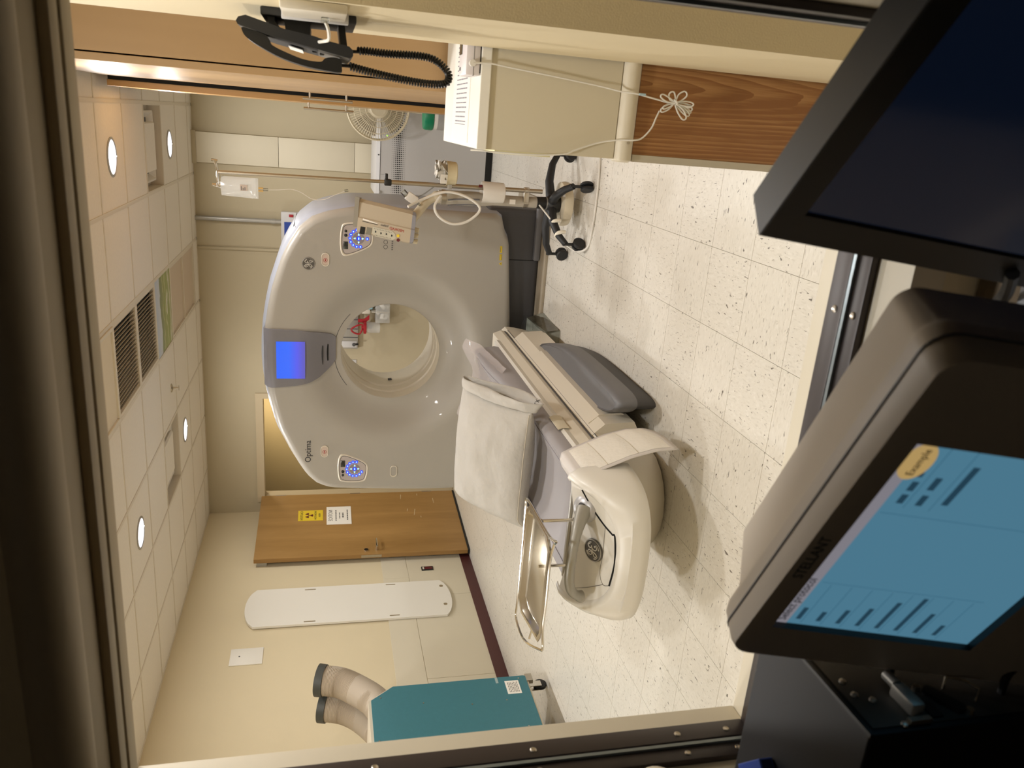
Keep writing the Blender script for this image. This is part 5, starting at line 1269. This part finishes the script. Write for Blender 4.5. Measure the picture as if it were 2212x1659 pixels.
obj('stand_foot', yprism([(0.16742, 1.58816), (0.14964, 1.58223), (0.13927, 1.56149), (0.14668, 1.56149), (0.15853, 1.57334), (0.16742, 1.57334)], 1.74829, 1.89645), M_blk2, t, 20)
obj('stand_block', yprism([(0.16742, 1.55556), (0.13334, 1.55112), (0.12149, 1.50667), (0.16001, 1.50519), (0.16742, 1.50963)], 1.74088, 1.90386), M_blk2, t, 20)
obj('stand_arm', yprism([(0.16742, 1.43852), (0.12594, 1.43259), (0.12594, 1.44592), (0.16742, 1.45185)], 1.7631, 1.88163), M_black, t, 20)
body = obj('phone_body', yprism([(0.16149, 1.6252), (0.15705, 1.63853), (0.14964, 1.64298), (0.14372, 1.64001), (0.12816, 1.5763), (0.11631, 1.50963), (0.10223, 1.42814), (0.10742, 1.42222), (0.11705, 1.42222), (0.12371, 1.42963), (0.13038, 1.47259), (0.13631, 1.49778), (0.14372, 1.55408)], ya, yb), M_blk2, t, 25)
obj('keypad_face', yprism([(0.14253, 1.63557), (0.14149, 1.63705), (0.10119, 1.42963), (0.10223, 1.42963)], ya + 0.004, yb - 0.004), mat('phone_face_grey', '#6e6b66', 0.4), body, 0)
obj('handset', yprism(list(((p.x, p.z) for p in smooth_pts([(x_, 0, z_) for x_, z_ in [(0.14001, 1.62964), (0.13334, 1.6326), (0.12149, 1.62372), (0.10668, 1.59705), (0.09186, 1.56149), (0.08075, 1.51704), (0.07556, 1.47259), (0.07482, 1.44592), (0.08297, 1.4437), (0.09853, 1.44592), (0.10149, 1.46222), (0.09779, 1.47704), (0.09112, 1.48593), (0.0926, 1.51704), (0.10223, 1.55112), (0.11334, 1.57779), (0.1252, 1.58519), (0.13112, 1.5926)]], 4, True))), 1.72606, 1.78533), M_black, t, 25)
obj('label_card', yprism([(0.12075, 1.54964), (0.11927, 1.54964), (0.11334, 1.52148), (0.11482, 1.52148)], 1.80014, 1.90386), M_paper, body, 0)
obj('corner_foot', yprism([(0.10668, 1.4474), (0.09704, 1.44889), (0.09408, 1.43111), (0.10371, 1.42814)], 1.79274, 1.91126), M_silver, body, 0)
bm = bmesh.new()
for z in (1.498, 1.483, 1.607, 1.598):
    add_box(bm, .1104+(z-1.490)*.19, .1134+(z-1.490)*.19, 1.808, 1.837, z-.0044, z+.0044)
o_ = obj('key', bm, M_black, body, 0)
o_['kind'] = 'stuff'
path = smooth_pts([(0.12445, 1.82237, 1.40888), (0.12594, 1.82237, 1.3911), (0.12445, 1.81496, 1.34666), (0.12594, 1.80755, 1.27998), (0.12001, 1.80755, 1.24591), (0.10223, 1.80014, 1.2222), (0.08593, 1.79274, 1.21776), (0.07334, 1.78533, 1.22961), (0.07112, 1.77792, 1.27702), (0.07704, 1.77051, 1.34517), (0.08445, 1.7631, 1.39851), (0.08964, 1.75866, 1.42814)], 8)
L = [0]
for a_, b_ in zip(path, path[1:]): L.append(L[-1]+(b_-a_).length)
hel = []; NTURN = 74; k = 0
for i in range(NTURN*8+1):
    s = L[-1]*i/(NTURN*8)
    while k < len(L)-2 and L[k+1] < s: k += 1
    f = (s-L[k])/max(1e-9, L[k+1]-L[k]); p = path[k].lerp(path[k+1], f); d = (path[k+1]-path[k]).normalized()
    u = Vector((0, 1, 0)); u = (u-d*u.dot(d)).normalized(); v = d.cross(u); a = 2*PI*i/8
    hel.append(p+u*.0062*math.cos(a)+v*.0062*math.sin(a))
bm = bmesh.new(); add_tube(bm, hel, .0026, seg=5); obj('coiled_cord', bm, M_black, t)
bm = bmesh.new()
add_tube(bm, [(0.12149, 1.82237, 1.42963), (0.12297, 1.82237, 1.40592)], 0.00326)
add_tube(bm, [(0.08964, 1.75866, 1.44592), (0.08964, 1.75866, 1.4237)], 0.00326)
o_ = obj('cord_end', bm, M_black, t)
o_['kind'] = 'stuff'
t = thing('wall_jack_box', 'white plastic wall box with a short cable in front of the wall phone', 'wall box', (0.17335, 1.62976, 1.43555))
obj('cover', B(0.16372, PXF, 1.56309, 1.69643, 1.43852, 1.55556, bevel=0.004), M_offwhite, t)
obj('cover_base', B(0.16075, PXF, 1.70088, 1.71569, 1.43259, 1.55852, bevel=0.002), M_graypan, t)
obj('plug', B(0.15409, 0.16372, 1.62976, 1.64754, 1.46963, 1.48444, bevel=0.002), M_clear, t)
obj('short_cable', T(smooth_pts([(0.15705, 1.63865, 1.47704), (0.14816, 1.64458, 1.47259), (0.13631, 1.65939, 1.46963), (0.12816, 1.67421, 1.47111), (0.12594, 1.68902, 1.48148), (0.12742, 1.73347, 1.49037)], 6), 0.00326), M_white, t)

# ------------------------------------------------------------------ teal portable cooler on the left
t = thing('portable_cooler', 'teal wheeled metal cooler unit with two grey hoses in front of the left wall', 'cooler', (-3.72, 3.7, 0))
cx0, cx1, cyf, cyb = -3.98, -3.45, 4.155, 3.25
prof = [(cyb, .165), (cyf-.006, .165), (cyf, .18), (cyf, 1.035), (4.045, 1.178), (cyb, 1.178)]
def xprism(poly, x0, x1): return PR(poly, (x0, 0, 0), (0, 1, 0), (0, 0, 1), (1, 0, 0), x1-x0)
obj('side_panel', xprism(prof, cx1-.012, cx1), M_teal, t, 20)
body_p = [(cyb-.0, .15), (cyf+.012, .15), (cyf+.014, 1.04), (4.052, 1.195), (cyb, 1.195)]
obj('case', xprism(body_p, cx0, cx1-.012), mat('cooler_cream', '#cfc5b2', .5), t, 20)
obj('rating_label', B(cx1, cx1+.001, 3.99, 4.113, .222, .314), M_paper, t, 0)
bm = bmesh.new(); rng = random.Random(8)
for k in range(7):
    z = .235+.010*k; y = 4.005
    while y < 4.09: l = rng.uniform(.01, .03); add_box(bm, cx1+.001, cx1+.0014, y, min(4.1, y+l), z, z+.004); y += l+.006
o_ = obj('label_print', bm, M_ink, t, 0); o_['kind'] = 'stuff'
obj('tape_strip', B(cx1, cx1+.0008, 4.10, 4.152, .355, .372), mat('tape', '#9fb3b3', .4), t, 0)
for y, z in ((3.98, .86), (3.93, .56), (3.94, .335), (4.13, .215), (3.70, .25), (3.7, 1.15), (4.06, 1.12)): obj('panel_screw', CY((cx1, y, z), (cx1+.002, y, z), .005, 8), M_steel, t)
obj('corner_bracket', B(cx1-.03, cx1-.002, cyf-.05, cyf+.016, .12, .165), M_steel, t, 0)
for (x, y) in ((-3.56, 4.17), (-3.90, 4.17), (-3.56, 3.35), (-3.90, 3.35)):
    bm = bmesh.new(); add_box(bm, x-.025, x+.025, y-.025, y+.025, .115, .15); add_box(bm, x-.02, x-.015, y-.02, y+.03, .04, .12); add_box(bm, x+.015, x+.02, y-.02, y+.03, .04, .12); cs = obj('castor_fork', bm, M_chrome, t, 0); cs['kind'] = 'stuff'
    obj('castor_wheel', LA([(.025, -.013), (.042, -.01), (.042, .01), (.025, .013)], (x, y+.012, .042), (1, 0, 0), 24), M_black, cs)
def hose(p, r0):
    P = smooth_pts(p, 14); RR = [r0*(1+.045*math.sin(i*PI*2/1.9)) for i in range(len(P))]
    P2 = []; R2 = []
    n = len(P)
    for i in range(n-1):
        for s in (0, .5):
            P2.append(P[i].lerp(P[i+1], s)); R2.append(r0*(1.0 if s == 0 else .955))
    return P2, R2
for pts in ([(-3.60, 4.09, 1.09), (-3.60, 4.22, 1.15), (-3.60, 4.34, 1.26), (-3.60, 4.42, 1.36), (-3.60, 4.455, 1.475)], [(-3.83, 4.06, 1.06), (-3.83, 4.20, 1.12), (-3.83, 4.34, 1.22), (-3.83, 4.43, 1.33), (-3.83, 4.47, 1.455)]):
    P2, R2 = hose(pts, .098); bm = bmesh.new(); add_tube(bm, P2, R2, seg=24); h_ = obj('duct_hose', bm, M_duct, t, 80)
    d = (Vector(pts[-1])-Vector(pts[-2])).normalized()
    obj('hose_collar', LA([(.104, -.02), (.106, .03), (.098, .032), (.094, .0)], Vector(pts[-1]), d, 28), mat('collar_grey', '#3f413d', .5), h_)

# ------------------------------------------------------------------ control room desk and equipment
t = thing('control_desk', 'dark brown control room desk top below the window', 'desk', (-.3, .3, 0))
obj('desk_top', B(-1.9, 1.5, -.25, YE-.004, .63, .66, bevel=.004), mat('desk_brown', '#6b5c48', .5), t)
for x in (-1.8, 1.4): obj('desk_leg', B(x-.03, x+.03, -.1, .75, 0, .63), M_dark, t, 0)
def monitor_frame(A, w, depth, tau):
    A = Vector(A); w = Vector(w).normalized(); n0 = Vector((w.y, -w.x, 0)); tz_ = math.radians(tau)
    v = Vector((0, 0, -math.cos(tz_)))+n0*math.sin(tz_); n = w.cross(v)
    if n.dot(n0) < 0: n = -n
    P = A+n0*depth
    return (lambda a, b, c=0.0: P+w*a+v*b+n*c), w, v, n, n0, P
F, w_, v_, n_, n0_, P_ = monitor_frame((-.499, .658, 1.06), (.89786, -.44027, 0), .035, 11.5)
t = thing('injector_monitor', 'beige touchscreen monitor with a blue protocol screen in front of the window', 'monitor', (-.27, .52, .66))
MW, MH = .432, .372
def mring(s, c, r=.022, dx=0): 
    return [F(MW/2+dx+a*s, MH/2+b*s, c) for a, b in rrect(MW, MH, r, 5)]
M_mon = mat('monitor_beige', '#bfb3a2', .5)
bm = bmesh.new(); add_loft(bm, [mring(.86, -.13), mring(.93, -.06), mring(.985, -.05), mring(1.0, -.042), mring(1.0, -.022), mring(1.0, -.012), mring(.988, -.002), mring(.965, .0)], True, False)
sx0, sx1, sy0, sy1 = .062, .345, .025, .241
outer = [F(MW/2+a*.965, MH/2+b*.965, 0) for a, b in rrect(MW, MH, .022, 5)]
def ray_rect(p):   # inner rectangular ring matched to the outer one
    a, b = p; return a, b
inner = []
for a, b in rrect(MW, MH, .022, 5):
    ia = min(max(MW/2+a, sx0), sx1); ib = min(max(MH/2+b, sy0), sy1)
    # push to nearest edge of the opening
    ia = sx0 if a < -MW/2+.03 else sx1 if a > MW/2-.03 else ia
    ib = sy0 if b < -MH/2+.03 else sy1 if b > MH/2-.03 else ib
    inner.append((ia, ib))
vo = [bm.verts.new(p) for p in outer]; q = {}
vi = []
for ia, ib in inner:
    kk = (round(ia, 4), round(ib, 4))
    if kk not in q: q[kk] = bm.verts.new(F(ia, ib, 0))
    vi.append(q[kk])
for k in range(len(vo)):
    f = [vo[k], vo[(k+1) % len(vo)], vi[(k+1) % len(vo)], vi[k]]
    f2 = []
    for x in f:
        if x not in f2: f2.append(x)
    bm.faces.new(f2)
bmesh.ops.remove_doubles(bm, verts=bm.verts[:], dist=1e-5)
hous = obj('housing', bm, M_mon, t, 40)
bm = bmesh.new(); add_tube(bm, [F(MW/2+a*1.001, MH/2+b*1.001, -.028) for a, b in rrect(MW, MH, .022, 5)], .0012, seg=5, closed=True); obj('case_seam', bm, M_dark, t)
rim = [F(sx0, sy0), F(sx1, sy0), F(sx1, sy1), F(sx0, sy1)]; deep = [F(sx0, sy0, -.008), F(sx1, sy0, -.008), F(sx1, sy1, -.008), F(sx0, sy1, -.008)]
bm = bmesh.new(); add_loft(bm, [rim, deep], False, False); obj('screen_recess', bm, M_black, t, 0)
bm = bmesh.new(); add_loft(bm, [[F(sx0+1e-4, sy0+1e-4, c), F(sx1-1e-4, sy0+1e-4, c), F(sx1-1e-4, sy1-1e-4, c), F(sx0+1e-4, sy1-1e-4, c)] for c in (-.010, -.0072)])
M_scr = mat('protocol_screen', '#0a1418', .25, emit='#5a8fa9', estr=.66)
scn = obj('screen', bm, M_scr, t, 0)
def spatch(name, a0, a1, b0, b1, col, e=.72, c=-.0070, par=None):
    bm = bmesh.new(); add_loft(bm, [[F(a0, b0, cc), F(a1, b0, cc), F(a1, b1, cc), F(a0, b1, cc)] for cc in (c-.0001, c)])
    return obj(name, bm, mat('screen_'+col, '#101010', .3, emit='#'+col, estr=e), par or t, 0)
spatch('header_bar', sx0+.0, sx1, sy0, sy0+.017, '9b97a0', .62)
bm = bmesh.new(); add_prism(bm, [(a*.022+.319, b*.013+sy0+.017) for a, b in circ(0, 0, 1, 24)], P_+n_*-.0068, w_, v_, n_, .0001)
obj('oval_key', bm, mat('screen_oval', '#101010', .3, emit='#c5a468', estr=.75), t, 0)
MI = mat('screen_ink', '#141c24', .5)
for par_, s, sz, a, b, al in ((t, 'Example', .0095, .319, sy0+.018, 'CENTER'), (t, 'Select protocol', .0125, sx0+.006, sy0+.009, 'LEFT')):
    text('screen_text', s, sz, F(a, b, -.0062), w_, -v_, MI, par_, .0001, al)
text('brand_mark', 'STELLANT', .0145, F(.185, .0125, .0003), w_, -v_, mat('brand_ink', '#35383f', .5), t, .0002)
bm = bmesh.new(); rng = random.Random(6)
def bar(a0, a1, b0, b1): add_prism(bm, [(a0, b0), (a1, b0), (a1, b1), (a0, b1)], P_+n_*-.0069, w_, v_, n_, .0001)
for k in range(8): bar(sx0+.004+.0*k, sx0+.075, sy0+.030+.021*k, sy0+.0308+.021*k)
bar(sx0+.078, sx0+.0788, sy0+.02, sy1-.03); bar(sx0+.19, sx0+.1908, sy0+.02, sy1-.03); bar(sx0+.20, sx1-.004, sy0+.035, sy0+.0358); bar(sx0+.2, sx1-.004, sy0+.058, sy0+.0588)
o_ = obj('screen_rule', bm, mat('screen_rule', '#101010', .3, emit='#3f6f88', estr=.72), t, 0); o_['kind'] = 'stuff'
bm = bmesh.new()
for k, l in enumerate((.022, .018, .026, .034, .05, .062, .038, .02)): bar(sx0+.010, sx0+.010+l, sy0+.0225+.021*k, sy0+.0275+.021*k)
for (a, b, l) in ((.205, .026, .012), (.222, .026, .012), (.24, .024, .006), (.205, .043, .014), (.226, .042, .016), (.21, .064, .05)): bar(sx0+a, sx0+a+l, sy0+b, sy0+b+.006)
o_ = obj('screen_line_text', bm, mat('screen_dim_ink', '#101010', .3, emit='#2c4f63', estr=.6), t, 0); o_['kind'] = 'stuff'
obj('red_button', LA([(.011, 0), (.010, .005), (.006, .007)], F(.128, .285, 0), n_, 20), M_dred, t)
bm = bmesh.new(); add_loft(bm, [[F(MW/2-.08, MH-.06, -.09), F(MW/2+.08, MH-.06, -.09), F(MW/2+.08, MH-.06, -.15), F(MW/2-.08, MH-.06, -.15)], [Vector((q_.x, q_.y, .675)) for q_ in (F(MW/2-.09, MH, -.05), F(MW/2+.09, MH, -.05), F(MW/2+.09, MH, -.16), F(MW/2-.09, MH, -.16))], [Vector((q_.x, q_.y, .66)) for q_ in (F(MW/2-.10, MH, -.04), F(MW/2+.10, MH, -.04), F(MW/2+.10, MH, -.17), F(MW/2-.10, MH, -.17))]])
obj('monitor_foot', bm, M_mon, t, 20)
# black monitor at the right
F2, w2, v2, n2, n02, P2_ = monitor_frame((-.0475, .749, 1.06), (.7466, -.6653, 0), .0553, 10)
t = thing('black_monitor', 'black flat monitor with a dark unlit screen at the right below the window', 'monitor', (.1, .6, .66))
BW, BH = .42, .345
def bq(a0, a1, b0, b1, c): return [F2(a0, b0, c), F2(a1, b0, c), F2(a1, b1, c), F2(a0, b1, c)]
bm = bmesh.new(); add_loft(bm, [bq(0, BW, 0, BH, -.056), bq(0, BW, 0, BH, -.0015), bq(.0015, BW-.0015, .0015, BH-.0015, 0), bq(.038, BW-.038, .028, BH-.04, 0), bq(.040, BW-.040, .030, BH-.042, -.004)], True, False)
obj('bezel', bm, mat('monitor_black', '#1f1d1b', .45), t, 20)
bm = bmesh.new(); add_loft(bm, [bq(.040, BW-.04, .030, BH-.042, -.0041), bq(.040, BW-.04, .030, BH-.042, -.0035)]); obj('screen', bm, mat('dark_screen', '#04060c', .18, emit='#0b1322', estr=.6), t, 0)
bm = bmesh.new(); add_loft(bm, [bq(BW/2-.03, BW/2+.03, .15, .21, -.056), bq(BW/2-.03, BW/2+.03, .15, .21, -.085)]); obj('mount', bm, M_black, t, 0)
bm = bmesh.new(); m0 = F2(BW/2, .18, -.085); add_box(bm, m0.x-.03, m0.x+.03, m0.y-.01, m0.y+.03, .67, m0.z+.03); add_box(bm, m0.x-.11, m0.x+.11, m0.y-.12, m0.y+.06, .66, .675, bevel=.004); obj('monitor_stand', bm, M_black, t, 0)
# black processor box with connectors at the left
t = thing('processor_box', 'black metal computer box with connector panel on the desk left of the beige monitor', 'computer', (-.75, .62, .66))
bm = bmesh.new(); add_box(bm, -.95, -.545, .525, .724, .66, .95, bevel=.002); obj('case', bm, mat('case_black', '#232325', .5, spec=.3), t, 0)
obj('port_plate', B(-.545, -.5435, .532, .716, .67, .942), mat('port_plate_dark', '#4b4945', .45, metal=.5), t, 0)
obj('lid_edge', B(-.5465, -.5425, .5235, .726, .9475, .9515), M_black, t, 0)
for (y, z) in ((.579, .930), (.569, .915), (.532, .905), (.60, .93)): obj('screw', LA([(.004, 0), (.0035, .002), (.001, .003)], (-.5435, y, z), (1, 0, 0), 12), M_steel, t)
cn = obj('serial_plug', B(-.5435, -.528, .54, .575, .876, .892, bevel=.003), M_silver, t)
obj('plug_collar', CY((-.532, .575, .884), (-.532, .592, .884), .006, 12), M_silver, cn)
obj('plug_flange', B(-.5435, -.538, .53, .536, .874, .90), M_steel, t, 0)
obj('port_socket', B(-.5435, -.541, .536, .556, .855, .868), M_black, t, 0)
bm = bmesh.new(); add_prism(bm, rrect(.042, .014, .005, 4), (-.5435, .557, .838), (0, .86, .5), (0, -.5, .86), (1, 0, 0), .006); dv = obj('video_socket', bm, M_black, t, 0)
for (y, z) in ((.577, .856), (.537, .822)): obj('socket_post', CY((-.5435, y, z), (-.537, y, z), .004, 8), M_steel, t)
obj('wire_handle', T([(-.5435, .575, .822), (-.53, .578, .82), (-.53, .57, .803), (-.53, .555, .797), (-.5435, .553, .80)], .0017), M_chrome, t)
bm = bmesh.new(); 
obj('cable', T(smooth_pts([(-.5435, .60, .87), (-.52, .60, .865), (-.515, .60, .80), (-.53, .60, .70), (-.52, .58, .668)], 6), .004), M_black, t)
obj('cable', T(smooth_pts([(-.5435, .56, .76), (-.515, .56, .755), (-.505, .56, .72), (-.51, .55, .668)], 6), .004), M_black, t)
t = thing('blue_box', 'small blue box lying on top of the black processor box', 'box', (-.72, .66, .951))
bm = bmesh.new(); R = Matrix.Rotation(-.7, 3, 'Z'); add_box(bm, -.045, .012, -.011, .011, 0, .018, bevel=.001)
for v in bm.verts: v.co = R @ v.co+Vector((-.712, .655, .9515))
obj('carton', bm, M_blue, t, 0)
bm = bmesh.new(); add_box(bm, .0122, .0128, -.009, .009, .002, .016)
for v in bm.verts: v.co = R @ v.co+Vector((-.712, .655, .9515))
obj('end_label', bm, mat('blue_dark', '#1c2a55', .5), t, 0)
# cream fitting on the left window edge
t = thing('plastic_fitting', 'cream domed plastic fitting with a side tab at the lower left of the window frame', 'fitting', (-.85, .80, .97))
c_ = Vector((WX0-.0, .80, 1.01))
obj('dome', LA([(.043, 0), (.041, .02), (.03, .034), (.014, .04)], (WX0-.03+.08, .80, 1.008), (1, -.35, 0), 32), M_cream, t)
obj('boss', LA([(.014, .036), (.012, .048), (.006, .05)], (WX0-.03+.08, .80, 1.008), (1, -.35, 0), 20), M_cream, t)
obj('tab', B(-.915, -.865, .79, .81, .962, .969, bevel=.002), M_plate, t)
obj('mount', CY((-.96, .84, 1.008), (-.90, .80, 1.008), .018, 14), M_cream, t)
# grey device and cable between the monitors
t = thing('grey_device', 'small light grey device on the desk between the two monitors', 'device', (-.13, .64, .66))
obj('case', B(-.205, -.105, .60, .69, .66, .75, bevel=.004), mat('device_grey', '#8d8f93', .5), t)
obj('dark_side', B(-.2065, -.2045, .605, .685, .665, .745), M_black, t, 0)
t = thing('black_cable', 'thick black cable running down between the two monitors', 'cable', (-.16, .72, .66))
obj('cable', T(smooth_pts([(-.102, .655, .80), (-.128, .69, .765), (-.15, .715, .75), (-.18, .735, .745), (-.215, .752, .735), (-.26, .77, .668)], 6), .007), M_black, t)
# added dim fill light standing in for control-room ambient, no fixture there
area_lamp('control_room_fill', (-.6, -1.2, 2.5), 0.95, .4, (1.0, .92, .82), PI)
